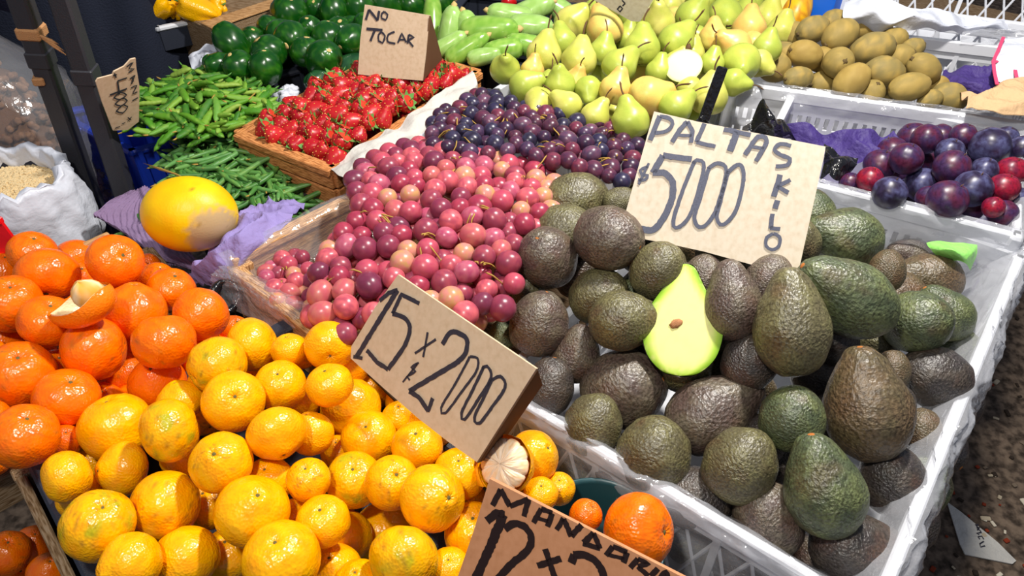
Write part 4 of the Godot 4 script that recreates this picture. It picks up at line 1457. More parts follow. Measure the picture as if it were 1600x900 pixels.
	tag(put("paper_liner", sheet([[[515, 262, 0.855], [560, 235, 0.86], [625, 196, 0.862], [690, 150, 0.862], [738, 118, 0.862]], [[535, 275, 0.865], [580, 248, 0.868], [650, 205, 0.868], [705, 165, 0.868], [746, 130, 0.868]], [[555, 290, 0.83], [600, 265, 0.84], [665, 222, 0.84], [712, 178, 0.84], [744, 148, 0.84]], [[540, 330, 0.78], [590, 295, 0.80], [655, 250, 0.80], [700, 200, 0.80], [735, 168, 0.80]]], 60, 30, 0.01, 2.5, 23, base, 0, 0, 0.0008), M.paper_white, self, base), "crumpled white paper liner folded over the strawberry crate's right side", "paper")
	base = at(450, 155, 0.82)
	tag(put("paper_ball", blob(0.026, 24, 0.35), M.bag_white, self, base), "small crumpled white plastic wad left of the strawberries", "plastic scrap")
	base = at(322, 102, 0.83)
	tag(put("white_film_scrap", sheet([[[296, 92, 0.83], [318, 80, 0.84], [345, 78, 0.84]], [[300, 108, 0.83], [322, 100, 0.85], [340, 98, 0.84]], [[305, 122, 0.82], [325, 120, 0.83], [345, 118, 0.82]]], 30, 24, 0.014, 4.0, 25, base), M.bag_white, self, base), "crumpled white film scrap at the squash crate's left end", "plastic scrap")
	# green scrap and black bag, purple liners
	base = at(1480, 398, 0.83)
	tag(put("green_bag_scrap", sheet([[[1445, 385, 0.835], [1470, 376, 0.845], [1500, 380, 0.845], [1524, 388, 0.835]], [[1455, 398, 0.835], [1478, 392, 0.855], [1500, 396, 0.855], [1524, 402, 0.835]], [[1480, 415, 0.82], [1492, 412, 0.835], [1506, 416, 0.835], [1515, 425, 0.82]]], 36, 24, 0.006, 3.0, 26, base), M.bag_green, self, base), "light green plastic scrap behind the shiny brown avocado", "plastic scrap")
	base = at(1200, 195, 0.83)
	tag(put("black_bag", sheet([[[1168, 202, 0.85], [1188, 164, 0.88], [1200, 180, 0.87], [1228, 202, 0.84]], [[1175, 212, 0.84], [1192, 190, 0.87], [1208, 196, 0.87], [1235, 212, 0.83]], [[1170, 235, 0.81], [1195, 225, 0.82], [1220, 225, 0.82], [1255, 228, 0.81]]], 40, 30, 0.012, 4.0, 27, base), M.bag_black, self, base), "crumpled black bag sticking up behind the paltas card", "bag")
	base = at(1310, 258, 0.83)
	tag(put("black_bag", sheet([[[1285, 232, 0.84], [1310, 235, 0.85], [1340, 250, 0.84]], [[1285, 255, 0.84], [1312, 258, 0.855], [1335, 268, 0.84]], [[1280, 285, 0.83], [1305, 282, 0.84], [1322, 282, 0.83]]], 30, 24, 0.014, 4.0, 28, base), M.bag_black, self, base), "crumpled black bag left of the plums beside the paltas card", "bag")
	base = at(1310, 220, 0.82)
	tag(put("purple_liner", sheet([[[1225, 202, 0.83], [1300, 204, 0.84], [1380, 214, 0.84], [1430, 222, 0.83]], [[1235, 222, 0.815], [1310, 228, 0.83], [1390, 238, 0.83], [1440, 240, 0.82]], [[1270, 250, 0.80], [1330, 258, 0.815], [1380, 262, 0.815], [1440, 265, 0.80]]], 70, 30, 0.014, 3.5, 29, base), M.purple, self, base), "shiny purple paper liner between the plums and the kiwi crate", "paper")
	base = at(1520, 110, 0.84)
	tag(put("purple_liner", sheet([[[1470, 118, 0.83], [1510, 110, 0.85], [1560, 102, 0.85], [1620, 100, 0.85]], [[1475, 135, 0.84], [1520, 128, 0.86], [1570, 122, 0.86], [1630, 122, 0.85]], [[1500, 160, 0.82], [1540, 160, 0.84], [1590, 160, 0.84], [1640, 165, 0.83]]], 50, 24, 0.012, 3.5, 30, base), M.purple, self, base), "dark purple paper liner in the right end of the kiwi crate", "paper")
	base = at(1540, 165, 0.86)
	tag(put("kraft_paper", sheet([[[1500, 138, 0.86], [1530, 140, 0.87], [1582, 132, 0.88], [1640, 130, 0.88]], [[1508, 165, 0.865], [1545, 158, 0.88], [1590, 158, 0.885], [1640, 160, 0.88]], [[1505, 178, 0.86], [1550, 186, 0.865], [1590, 190, 0.865], [1640, 195, 0.86]]], 50, 30, 0.014, 3.0, 31, base, 0, 0, 0.001), M.kraft, self, base), "crumpled tan kraft paper right of the kiwis", "paper")
	base = at(1575, 90, 0.88)
	var lab := sheet([[[1568, 58, 0.90], [1600, 62, 0.90], [1650, 66, 0.90]], [[1552, 95, 0.89], [1590, 92, 0.90], [1650, 92, 0.90]], [[1556, 130, 0.87], [1592, 138, 0.87], [1650, 140, 0.87]]], 30, 24, 0.006, 3.0, 32, base)
	var bag := tag(put("striped_bag", lab, M.bag_white, self, base), "white bag with pink stripes hanging at the right edge", "bag")
	for q in [[[1568, 58], [1560, 78], [1552, 96]], [[1552, 96], [1554, 114], [1558, 132]], [[1584, 100], [1588, 118], [1592, 136]], [[1552, 98], [1576, 90], [1606, 76]]]:
		mb = MB.new()
		for k in 2:
			var a := at(q[k][0], q[k][1], 0.905 - 0.0003 * (q[k][1] - 60)) - base
			var b := at(q[k + 1][0], q[k + 1][1], 0.905 - 0.0003 * (q[k + 1][1] - 60)) - base
			mb.bar(a, b, 0.0008, 3.5)
		put("pink_stripe", mb.done(), M.pink, bag)
	# knife handle in the pears
	var k0 := at(1098, 190, 0.93)
	var k1 := at(1129, 105, 1.0)
	var kn := thing("knife", k0, "black knife handle standing between the pears and the paltas card", "knife")
	mb = MB.new()
	mb.obox((k1 - k0) / 2, (k1 - k0) / 2, (k1 - k0).cross(fw).normalized() * 0.0075, fw * 0.004, 0.002)
	put("handle", mb.done(), M.bag_black, kn)
	mb = MB.new()
	mb.obox(-(k1 - k0) * 0.3, (k1 - k0) * 0.32, (k1 - k0).cross(fw).normalized() * 0.009, fw * 0.0008, 0.0002)
	put("blade", mb.done(), M.steel, kn)
	# teal tray rim in front
	var t0 := at(905, 812, 0.80)
	var tt := thing("teal_tray", t0, "dark teal round tray under the lone oranges", "tray")
	mb = MB.new()
	mb.grid(40, 8, func(x, y):
		var pr: float = [0.055, 0.06, 0.064, 0.066, 0.064, 0.06, 0.056, 0.052, 0.05][int(round(y * 8))]
		var h: float = [-0.05, -0.02, 0.0, 0.003, 0.004, 0.001, -0.02, -0.045, -0.048][int(round(y * 8))]
		return Vector3(cos(x * TAU) * pr, h, sin(x * TAU) * pr) + Vector3(0.015, 0, 0.02), true)
	put("bowl_wall", mb.done(), M.teal_plastic, tt)
	mb = MB.new()
	mb.grid(40, 2, func(x, y): return Vector3(cos(x * TAU) * 0.053 * y, -0.048, sin(x * TAU) * 0.053 * y) + Vector3(0.015, 0, 0.02), true, null, false)
	put("bowl_floor", mb.done(), M.teal_plastic, tt)
	# torn paper on the floor
	var fl := thing("floor_paper", at(1530, 840, 0.0), "torn white triangular paper scrap lying on the dark floor", "paper")
	var o := Vector3(0, 0.006, 0)
	var tp := []
	for q in [[1480, 784], [1502, 800], [1560, 848], [1588, 876], [1582, 881], [1508, 866], [1500, 850]]: tp.append(at(q[0], q[1], 0.005) - fl.position)
	mb = MB.new()
	mb.poly(tp, Vector3(0, -1, 0))
	var low := []
	for q in tp: low.append(q - Vector3(0, 0.003, 0))
	mb.poly(low, Vector3(0, 1, 0))
	for k in tp.size(): mb.poly([tp[k], tp[(k + 1) % 7], low[(k + 1) % 7], low[k]], (tp[2] + tp[5]) / 2)
	put("sheet", mb.done(), M.paper_white, fl)
	mb = MB.new()
	for s in [[[1537, 846], [1531, 850], [1532, 855], [1539, 853]], [[1531, 843], [1528, 839], [1534, 838], [1537, 843]], [[1530, 836], [1526, 834], [1533, 832], [1531, 829]], [[1527, 829], [1530, 824], [1526, 825], [1531, 829]], [[1526, 822], [1529, 819], [1524, 820], [1528, 825]]]:
		stroke(mb, s, 2.2, at(1530, 840, 0.005), Vector3.UP, fl.position)
	put("lettering", mb.done(), M.ink, fl)

func blob(r: float, sd: int, rough: float) -> ArrayMesh:
	var nz := noise3(1.6, sd, 4)
	return turned([Vector2(0, -0.9), Vector2(0.6, -0.75), Vector2(0.98, -0.2), Vector2(0.9, 0.4), Vector2(0.5, 0.8), Vector2(0, 0.92)], r, 36, 26, func(d, x, y): return rough * nz.get_noise_3dv(d), func(p, y): return Color.WHITE)

func build_back() -> void:
	# steel posts
	for q in [["round-cornered steel post with a tape wrap, left of the two", 32, 0, 150, 330, -1.02, 70, 90], ["square steel post right beside the MANI card", 97, 0, 197, 308, -1.0, 136, 116]]:
		var z: float = q[5]
		var a := at_z(q[3], q[4], z)
		var b := at_z(q[1], q[2], z)
		var d := (b - a) / (b.y - a.y)
		var foot := a - d * a.y
		var top := a + d * (2.3 - a.y)
		var t := thing("steel_post", foot, q[0], "post")
		var w := 0.027
		board("tube", t, foot, top, w, w, M.steel, Vector3(0.06, 0, 1), 0.003)
		var c := at_z(q[6], q[7], z)
		var cc := a + d * (c.y - a.y)
		board("collar", t, cc - d * 0.012, cc + d * 0.012, w * 1.14, w * 1.14, M.steel, Vector3(0.06, 0, 1), 0.002)
		if q[1] < 90:
			var e := at_z(52, 49, z)
			var e1 := a + d * (e.y - a.y)
			board("tape_wrap", t, e1 - d * 0.009, e1 + d * 0.009, w * 1.2, w * 1.2, M.tape, Vector3(0.06, 0, 1), 0.003)
			var mb := MB.new()
			for k in 3:
				mb.tube([e1 - foot + Vector3(0.02, 0, 0.016), e1 - foot + Vector3(0.034, -0.006 - 0.004 * k, 0.018), e1 - foot + Vector3(0.042 + 0.004 * k, -0.012 - 0.01 * k, 0.017)], func(y): return 0.0025 if y < 0.99 else 0.0, 5)
			put("tape_end", mb.done(), M.tape, t)
			var e2 := at_z(62, 120, z)
			var e3 := a + d * (e2.y - a.y)
			board("tape_scrap", t, e3 - d * 0.006 + Vector3(-0.008, 0, 0.01), e3 + d * 0.006 + Vector3(-0.008, 0, 0.01), 0.02, 0.016, M.tape, Vector3(0.3, 0, 1), 0.002)
	person(Vector3(-0.87, 0, -1.5), "person in navy top and dark apron standing behind the steel posts")
	# white grain sack with the red scoop
	var base := at(62, 395, 0.70)
	var nz := noise3(2.4, 71)
	var mb := MB.new()
	mb.grid(48, 26, func(x, y):
		var prof := [Vector2(0.09, 0.0), Vector2(0.12, 0.03), Vector2(0.118, 0.09), Vector2(0.112, 0.135), Vector2(0.104, 0.15), Vector2(0.092, 0.146), Vector2(0.088, 0.12)]
		var c := spline(prof, y)
		var k := 1.0 + 0.09 * nz.get_noise_2d(cos(x * TAU) * 5, sin(x * TAU) * 5 + y * 2)
		return Vector3(cos(x * TAU) * c.x * k * 0.92, c.y + 0.022 * y * nz.get_noise_2d(cos(x * TAU) * 7 + 4, sin(x * TAU) * 7), sin(x * TAU) * c.x * k * 0.75), true)
	tag(put("grain_sack", mb.done(), M.bag_white, self, base), "open white plastic sack of pale grain behind the oranges", "sack")
	var gr := MB.new()
	for k in 2600:
		var a := rng.randf() * TAU
		var rr := sqrt(rng.randf()) * 0.09
		var s := 0.0016
		var e := rng.randf() * TAU
		gr.obox(Vector3(cos(a) * rr * 0.92, 0.118 + 0.012 * (1.0 - rr / 0.09) + rng.randf() * 0.003, sin(a) * rr * 0.75), Vector3(cos(e), 0.2, sin(e)) * s * 1.8, Vector3(0, s, 0), Vector3(-sin(e), 0, cos(e)) * s, s * 0.4)
	gr.grid(24, 4, func(x, y): return Vector3(cos(x * TAU) * 0.09 * y * 0.92, 0.118 + 0.012 * (1.0 - y), sin(x * TAU) * 0.09 * y * 0.75), true, null, false)
	tag(put("grain", gr.done(), M.rice, self, base), "pale grain heaped in the white sack", "grain", "", "stuff")
	var sc := thing("red_scoop", at(0, 380, 0.84), "flat red plastic scoop stuck in the grain sack", "scoop")
	var pts := []
	for q in [[-40, 335, 0.9], [2, 345, 0.9], [30, 382, 0.86], [12, 398, 0.85], [-40, 405, 0.85]]: pts.append(at(q[0], q[1], q[2]) - sc.position)
	mb = MB.new()
	var nn: Vector3 = (pts[2] - pts[0]).cross(pts[3] - pts[1]).normalized() * 0.002
	var mid = (pts[0] + pts[2] + pts[3]) / 3
	var pa := []
	var pb := []
	for q in pts:
		pa.append(q + nn)
		pb.append(q - nn)
	mb.poly(pa, mid - nn * 4)
	mb.poly(pb, mid + nn * 4)
	for k in 5: mb.poly([pa[k], pa[(k + 1) % 5], pb[(k + 1) % 5], pb[k]], mid)
	put("blade", mb.done(), M.red_plastic, sc)
	mb = MB.new()
	mb.bar(pts[0], pts[1], 0.004)
	put("raised_edge", mb.done(), M.red_plastic, sc)
	# cartons and yellow peppers far left
	for q in [["tan cardboard carton under the yellow peppers", 252, 70, 336, 50, 0.8, 0.14], ["worn wooden box with a dark handle hole beside the squash", 330, 46, 440, 8, 0.87, 0.12]]:
		var a := at(q[1], q[2], q[5])
		var b := at(q[3], q[4], q[5])
		var f := flat_axes(a, b, 0.2, at(q[1] + 20, -200, q[5]))
		var t := thing("carton", a + (f[0] + f[1]) / 2 - Vector3(0, q[6], 0), q[0], "box")
		mb = MB.new()
		mb.obox(Vector3(0, q[6] / 2, 0), f[0] / 2, Vector3(0, q[6] / 2, 0), f[1] / 2, 0.003)
		put("box_body", mb.done(), M.card if q[1] < 300 else M.wood_grey, t)
		mb = MB.new()
		mb.obox(Vector3(0, q[6] * 0.7, 0) - f[1] * 0.5, f[0] * 0.1, Vector3(0, 0.008, 0), f[1].normalized() * 0.002, 0.001)  # black slab painted for the shade inside a handle hole
		put("handle_hole_shade", mb.done(), M.bag_black, t)
		mb = MB.new()
		mb.obox(Vector3(0, q[6] + 0.002, 0) - f[1] * 0.42, f[0] * 0.5, Vector3(0, 0.002, 0), f[1] * 0.1, 0.001)
		put("top_flap", mb.done(), M.wood if q[1] > 300 else M.card, t)
	var ya := at(246, 42, 0.86)
	var yb := at(350, 20, 0.86)
	var fy := flat_axes(ya, yb, 0.22, at(300, -150, 0.86))
	solid_crate("white-rimmed tray holding the yellow peppers at the top left", ya, fy[0], fy[1], 0.86, 0.05, M.black_plastic, "pepper_tray", 0.012, 0, M.white_plastic)
	var yp := parse("""248 12 18 0 0 30 20 1.2|yellow pepper at the tray's left end
275 6 14 0 0 80 20 1.3|yellow pepper behind the middle of the tray
308 14 20 0 0 160 20 1.3|largest yellow pepper in the tray's front
335 12 13 0 0 10 20 1.3|yellow pepper at the tray's right end
292 -4 16 1 0 60 20 1.2|yellow pepper at the far back of the tray""")
	settle(yp, [0, 0, 0.885, 0.885, 1.0], 0.8)
	var pn := noise3(1.2, 91)
	var pp := put("proto", turned([Vector2(0, -1.2), Vector2(0.5, -1.15), Vector2(0.85, -0.7), Vector2(1, 0.2), Vector2(0.95, 0.8), Vector2(0.5, 1.0), Vector2(0, 0.85)], 0.025, 28, 20, func(d, x, y): return 0.1 * cos(x * TAU * 4) * smoothstep(0, 0.5, 1 - absf(y - 0.5)) + 0.08 * pn.get_noise_3dv(d), func(p, y): return lin(250, 184, 6)), M.citrus)
	put("stem", tube_mesh([Vector3(0, 0.02, 0), Vector3(0, 0.03, 0), Vector3(0.003, 0.036, 0)], func(y): return 0.003 if y < 0.99 else 0.0, 6), M.leaf, pp)
	lay(yp, "yellow_pepper", "pepper", "yellow peppers in the white-rimmed tray", "", [pp], 0.025)
	pp.free()
	var rp := parse("""795 3 12 0 0 30 20 1.1|red tomato behind the zucchini, left of the two in view
870 0 12 0 0 80 20 1.1|red tomato behind the zucchini, right of the two in view""")
	settle(rp, [0, 0, 0.86, 0.86, 1.0], 0.8)
	var tp := put("proto", turned([Vector2(0, -0.9), Vector2(0.6, -0.8), Vector2(1, 0), Vector2(0.7, 0.7), Vector2(0.2, 0.82), Vector2(0, 0.76)], 0.025, 24, 16, func(d, x, y): return 0.02 * cos(x * TAU * 5) * y, func(p, y): return lin(196, 20, 26)), M.squash)
	put("calyx", blob(0.006, 3, 0.4), M.leaf, tp)
	tp.get_child(0).position = Vector3(0, 0.02, 0)
	lay(rp, "tomato", "tomato", "tomatoes behind the zucchini", "", [tp], 0.025)
	tp.free()
	# papaya, blue box and white bag behind the kiwis
	var pos := at(1245, 18, 0.87)
	var pm := put("papaya", turned([Vector2(0, -1.8), Vector2(0.5, -1.6), Vector2(0.95, -0.8), Vector2(1, 0.1), Vector2(0.75, 1.0), Vector2(0.35, 1.6), Vector2(0, 1.7)], 0.028, 28, 24, func(d, x, y): return 0.04 * pn.get_noise_3dv(d), func(p, y): return lin(232, 176, 30).lerp(lin(196, 132, 30), smoothstep(-0.2, 0.4, pn.get_noise_3dv(p * 1.3)))), M.pear, self, pos)
	pm.basis = basis_y((rt * 0.35 + up * 0.9 - fw * 0.1).normalized(), 0.0)
	tag(pm, "yellow-orange papaya standing between the pears and the kiwis", "papaya")
	var bb := at(1280, 30, 0.86)
	var bt := thing("blue_box", bb, "bright blue printed carton behind the kiwis", "box")
	mb = MB.new()
	mb.obox(Vector3(0.02, 0.02, -0.05), Vector3(0.035, 0, -0.03), Vector3(0, 0.04, 0), Vector3(0.03, 0, 0.035), 0.002)
	put("box_body", mb.done(), M.blue_card, bt)
	mb = MB.new()
	mb.obox(Vector3(0.045, 0.02, -0.02), Vector3(0.012, 0, -0.011), Vector3(0, 0.0405, 0), Vector3(0.012, 0, 0.014), 0.001)
	put("white_panel", mb.done(), M.white_plastic, bt)
	base = at(1420, 48, 0.88)
	var wb := put("white_bag", sheet([[[1320, 6, 0.90], [1360, 0, 0.92], [1420, 14, 0.92], [1500, 30, 0.90], [1570, 40, 0.89]], [[1315, 30, 0.90], [1370, 22, 0.92], [1440, 34, 0.915], [1510, 44, 0.9], [1580, 48, 0.89]], [[1330, 48, 0.875], [1400, 50, 0.89], [1460, 52, 0.89], [1520, 52, 0.885], [1590, 54, 0.88]]], 70, 30, 0.012, 2.5, 33, base), M.bag_white, self, base)
	tag(wb, "crumpled white plastic sheet lying behind the kiwis", "bag")
	base = at(1490, 56, 0.88)
	var k3 := at(1376, 48, 0.875)
	var k4 := at(1640, 78, 0.875)
	var f := flat_axes(k3, k4, 0.29, at(1400, 200, 0.875))
	var t := thing("lattice_crate_wall", (k3 + k4) / 2 - Vector3(0, 0.15, 0), "white lattice back wall with a slotted rim behind the kiwi crate", "crate")
	lattice_wall(t, k3, k4, 0.72, 0.872, false)
	film("plastic_film", "grey crinkled film along the rim behind the kiwis", [at(1500, 52, 0.885), at(1660, 64, 0.885)], f[1].normalized(), [Vector2(-0.02, 0.0), Vector2(0.0, 0.012), Vector2(0.02, 0.0)], 0.008, 52, M.film)

# ---------------------------------------------------------------- fruit kinds (made once, copied into the piles)
func citrus(kind: int, sd: int) -> Node3D:   # 0 yellow mandarin, 1 orange
	var nz := noise3(1.3, sd)
	var spots := noise3(3.0, sd + 50)
	var fine := noise3(9.0, sd + 90)
	var flat := 0.84 + 0.05 * (sd % 4)
	var prof := [Vector2(0, -0.93), Vector2(0.25, -0.98), Vector2(0.62, -0.82), Vector2(0.92, -0.42), Vector2(1.0, 0.05), Vector2(0.9, 0.5), Vector2(0.6, 0.84), Vector2(0.3, 0.96), Vector2(0.12, 0.93), Vector2(0, 0.86)]
	if sd % 3 == 1: prof = [Vector2(0, -0.9), Vector2(0.3, -0.97), Vector2(0.66, -0.8), Vector2(0.95, -0.4), Vector2(1.0, 0.05), Vector2(0.84, 0.5), Vector2(0.5, 0.84), Vector2(0.24, 1.02), Vector2(0.12, 1.02), Vector2(0, 0.95)]
	var base := lin(255, 186, 10) if kind == 0 else lin(252, 124, 10)
	var deep := lin(252, 164, 4) if kind == 0 else lin(246, 104, 6)
	var green := lin(150, 168, 28)
	var m := turned(prof, 0.03, 40, 28, func(d, x, y):
		return 0.035 * nz.get_noise_3dv(d) + 0.02 * cos(x * TAU * 9.0 + sd) * smoothstep(0.72, 0.95, y) * (1.0 if sd % 2 else 0.4), func(p, y):
		var c: Color = base.lerp(deep, clampf(0.5 + nz.get_noise_3dv(p * 1.7) * 1.2, 0, 1))
		if kind == 0 and sd % 5 == 3: c = c.lerp(green, 0.75 * smoothstep(0.0, 0.5, spots.get_noise_3dv(p * 0.35)))
		var f := fine.get_noise_3dv(p * 0.7)
		if sd % 5 in [1, 3]: c = c.lerp(lin(140, 96, 30), smoothstep(0.28, 0.5, f) * 0.6)
		return c, flat)
	var o := put("proto", m, M.citrus)
	var s := MB.new()
	s.grid(8, 2, func(x, y):
		var r: float = [0.0, 0.0024, 0.0034][int(round(y * 2))] * (1.0 + 0.25 * cos(x * TAU * 5))
		return Vector3(cos(x * TAU) * r, 0.03 * flat * prof[9].y + [0.0014, 0.001, -0.0012][int(round(y * 2))], sin(x * TAU) * r), true)
	put("stem_button", s.done(), M.stem, o)
	return o

func avocado_colour(kind: int, nz: FastNoiseLite, p: Vector3) -> Color:
	var a: Color = [lin(98, 82, 76), lin(106, 100, 72), lin(88, 100, 72), lin(72, 66, 64), lin(118, 98, 72)][kind]
	var b: Color = [lin(118, 108, 92), lin(124, 120, 82), lin(116, 126, 82), lin(90, 80, 72), lin(104, 92, 66)][kind]
	var c := a.lerp(b, smoothstep(-0.35, 0.45, nz.get_noise_3dv(p * 0.8)))
	return c.lerp(lin(104, 60, 40), 0.35 * smoothstep(0.1, 0.6, nz.get_noise_3dv(p * 0.5 + Vector3(7, 3, 1))))

const AVO := [Vector2(0, -1.12), Vector2(0.42, -1.03), Vector2(0.8, -0.7), Vector2(0.99, -0.25), Vector2(0.99, 0.12), Vector2(0.86, 0.52), Vector2(0.66, 0.9), Vector2(0.5, 1.16), Vector2(0.33, 1.36), Vector2(0.14, 1.45), Vector2(0, 1.45)]

func avocado(kind: int, sd: int) -> Node3D:
	var nz := noise3(1.6, sd)
	var wart := FastNoiseLite.new()
	wart.noise_type = FastNoiseLite.TYPE_CELLULAR
	wart.frequency = 6.5
	wart.seed = sd
	wart.cellular_return_type = FastNoiseLite.RETURN_DISTANCE
	var shape := AVO
	if sd >= 35:   # short-necked
		shape = []
		for q in [Vector2(0, -1.0), Vector2(0.45, -0.94), Vector2(0.82, -0.66), Vector2(1.0, -0.16), Vector2(0.99, 0.2), Vector2(0.85, 0.6), Vector2(0.58, 0.92), Vector2(0.28, 1.09), Vector2(0.1, 1.12), Vector2(0, 1.12)]: shape.append(Vector2(q.x, q.y * 1.2))
	var top: float = shape[-1].y * 0.035
	var m := turned(shape, 0.035, 64, 52, func(d, x, y):
		return 0.04 * nz.get_noise_3dv(d * 0.7) - 0.012 * wart.get_noise_3dv(d), func(p, y): return avocado_colour(kind, nz, p))
	var o := put("proto", m, M.avocado)
	var s := MB.new()
	s.grid(9, 3, func(x, y):
		var k := int(round(y * 3))
		var r: float = [0.0, 0.0028, 0.0036, 0.004][k]
		return Vector3(cos(x * TAU) * r, top - 0.001 + [0.0012, 0.0012, 0.0004, -0.002][k], sin(x * TAU) * r), true)
	put("stem_scar", s.done(), M.scar, o)
	return o

const PEAR := [Vector2(0, -0.86), Vector2(0.16, -0.9), Vector2(0.45, -0.92), Vector2(0.82, -0.66), Vector2(1.0, -0.12), Vector2(0.93, 0.36), Vector2(0.68, 0.78), Vector2(0.48, 1.12), Vector2(0.36, 1.36), Vector2(0.2, 1.52), Vector2(0, 1.52)]

func pear(kind: int, sd: int) -> Node3D:   # 0 green, 1 yellow-green, 2 yellow with a warm cheek
	var nz := noise3(1.0, sd)
	var a: Color = [lin(166, 182, 74), lin(192, 196, 86), lin(220, 204, 108)][kind]
	var b: Color = [lin(184, 194, 82), lin(212, 206, 108), lin(226, 180, 96)][kind]
	var m := turned(PEAR, 0.033, 32, 28, func(d, x, y): return 0.05 * nz.get_noise_3dv(d), func(p, y): return a.lerp(b, smoothstep(-0.3, 0.4, nz.get_noise_3dv(p * 0.8 + Vector3(3, 0, 0)))))
	var o := put("proto", m, M.pear)
	var bend := 0.011 * (sd % 3 - 1)
	var path := []
	for k in 7:
		path.append(Vector3(bend * k * k / 36.0, 0.046 + 0.0054 * k, 0.002 * sin(k * 0.7)))
	put("stem", tube_mesh(path, func(y): return 0.0015 + 0.0013 * smoothstep(0.75, 1.0, y) if y < 0.99 else 0.0, 6), M.pear_stem, o)
	var s := MB.new()
	for k in 5:
		var d := Vector3(cos(k * TAU / 5), 0, sin(k * TAU / 5))
		s.obox(Vector3(0, -0.0288, 0) + d * 0.0028, d * 0.0028, Vector3(0, 0.001, 0) - d * 0.0004, d.cross(Vector3.UP) * 0.001, 0.0003)
	put("calyx", s.done(), M.calyx, o)
	return o

func kiwi(sd: int) -> Node3D:
	var nz := noise3(1.2, sd)
	var a: Color = [lin(150, 130, 74), lin(160, 134, 72), lin(140, 124, 76)][sd % 3]
	var prof := [Vector2(0, -1.18), Vector2(0.2, -1.22), Vector2(0.55, -1.06), Vector2(0.86, -0.62), Vector2(1.0, 0.0), Vector2(0.86, 0.62), Vector2(0.55, 1.06), Vector2(0.2, 1.22), Vector2(0, 1.18)]
	var o := put("proto", turned(prof, 0.026, 28, 22, func(d, x, y): return 0.05 * nz.get_noise_3dv(d), func(p, y): return a.lerp(lin(172, 146, 80), smoothstep(-0.2, 0.5, nz.get_noise_3dv(p)))), M.kiwi)
	var s := MB.new()
	s.grid(10, 3, func(x, y):
		var k := int(round(y * 3))
		var r: float = [0.0, 0.0026, 0.0042, 0.005][k] * (1.0 + 0.3 * cos(x * TAU * 4))
		return Vector3(cos(x * TAU) * r, 0.0312 + [0.003, 0.0022, 0.0012, -0.0014][k], sin(x * TAU) * r), true)
	put("stem_end", s.done(), M.calyx, o)
	return o

func plum(kind: int, sd: int) -> Node3D:   # 0 near black, 1 purple, 2 red
	var nz := noise3(1.1, sd)
	var a: Color = [lin(46, 34, 62), lin(92, 34, 62), lin(158, 22, 50)][kind]
	var b: Color = [lin(84, 86, 124), lin(66, 44, 84), lin(120, 26, 58)][kind]
	var prof := [Vector2(0, -0.98), Vector2(0.5, -0.88), Vector2(0.88, -0.46), Vector2(1.0, 0.0), Vector2(0.88, 0.48), Vector2(0.5, 0.86), Vector2(0.2, 0.93), Vector2(0, 0.86)]
	var o := put("proto", turned(prof, 0.03, 28, 20, func(d, x, y): return 0.03 * nz.get_noise_3dv(d) - 0.035 * exp(-pow(minf(x, 1.0 - x) * 22.0, 2.0)), func(p, y): return a.lerp(b, smoothstep(-0.25, 0.35, nz.get_noise_3dv(p * 1.2)))), M.plum)
	put("stem", tube_mesh([Vector3(0, 0.025, 0), Vector3(0, 0.029, 0), Vector3(0.001, 0.033, 0.001)], func(y): return 0.0009 if y < 0.99 else 0.0, 5), M.pear_stem, o)
	return o

func squash(sd: int, tall: float) -> Node3D:   # round dark green summer squash
	var nz := noise3(1.4, sd)
	var st := noise3(5.0, sd + 9)
	var prof := [Vector2(0, -0.92), Vector2(0.3, -0.95), Vector2(0.7, -0.76), Vector2(0.97, -0.3), Vector2(1.0, 0.15), Vector2(0.82, 0.62), Vector2(0.5, 0.9), Vector2(0.2, 0.98), Vector2(0, 0.96)]
	var o := put("proto", turned(prof, 0.038, 32, 22, func(d, x, y): return 0.05 * nz.get_noise_3dv(d) + 0.004 * cos(x * TAU * 7), func(p, y):
		var c := lin(20, 70, 18).lerp(lin(48, 108, 26), smoothstep(0.0, 0.6, nz.get_noise_3dv(p * 0.9)))
		return c.lerp(lin(96, 150, 44), 0.18 * smoothstep(0.15, 0.5, st.get_noise_3dv(p))), tall), M.squash)
	var s := MB.new()
	s.grid(12, 3, func(x, y):
		var k := int(round(y * 3))
		var r: float = [0.0, 0.004, 0.0062, 0.0068][k] * (1.0 + 0.2 * cos(x * TAU * 2 + sd))
		return Vector3(cos(x * TAU) * r, 0.0365 * tall + [0.0016, 0.0014, 0.0006, -0.003][k], sin(x * TAU) * r), true)
	put("cut_stem", s.done(), M.tan, o)
	return o

func zucchini(kind: int, sd: int) -> Node3D:
	var nz := noise3(1.2, sd)
	var a: Color = [lin(120, 168, 60), lin(150, 190, 96), lin(26, 62, 34)][kind]
	var b: Color = [lin(150, 188, 84), lin(168, 204, 118), lin(40, 84, 48)][kind]
	var prof := [Vector2(0, -2.0), Vector2(0.4, -2.0), Vector2(0.82, -1.75), Vector2(1.0, -1.1), Vector2(0.98, 0.0), Vector2(0.86, 1.0), Vector2(0.66, 1.6), Vector2(0.34, 1.95), Vector2(0, 2.0)]
	var o := put("proto", turned(prof, 0.022, 26, 30, func(d, x, y): return 0.04 * nz.get_noise_3dv(d) + 0.012 * cos(x * TAU * 5), func(p, y): return a.lerp(b, smoothstep(-0.3, 0.4, nz.get_noise_3dv(p * 1.3)))), M.squash)
	put("stalk", tube_mesh([Vector3(0, 0.042, 0), Vector3(0, 0.047, 0), Vector3(0.001, 0.052, 0)], func(y): return 0.0055 if y < 0.99 else 0.0, 7), M.tan, o)
	return o

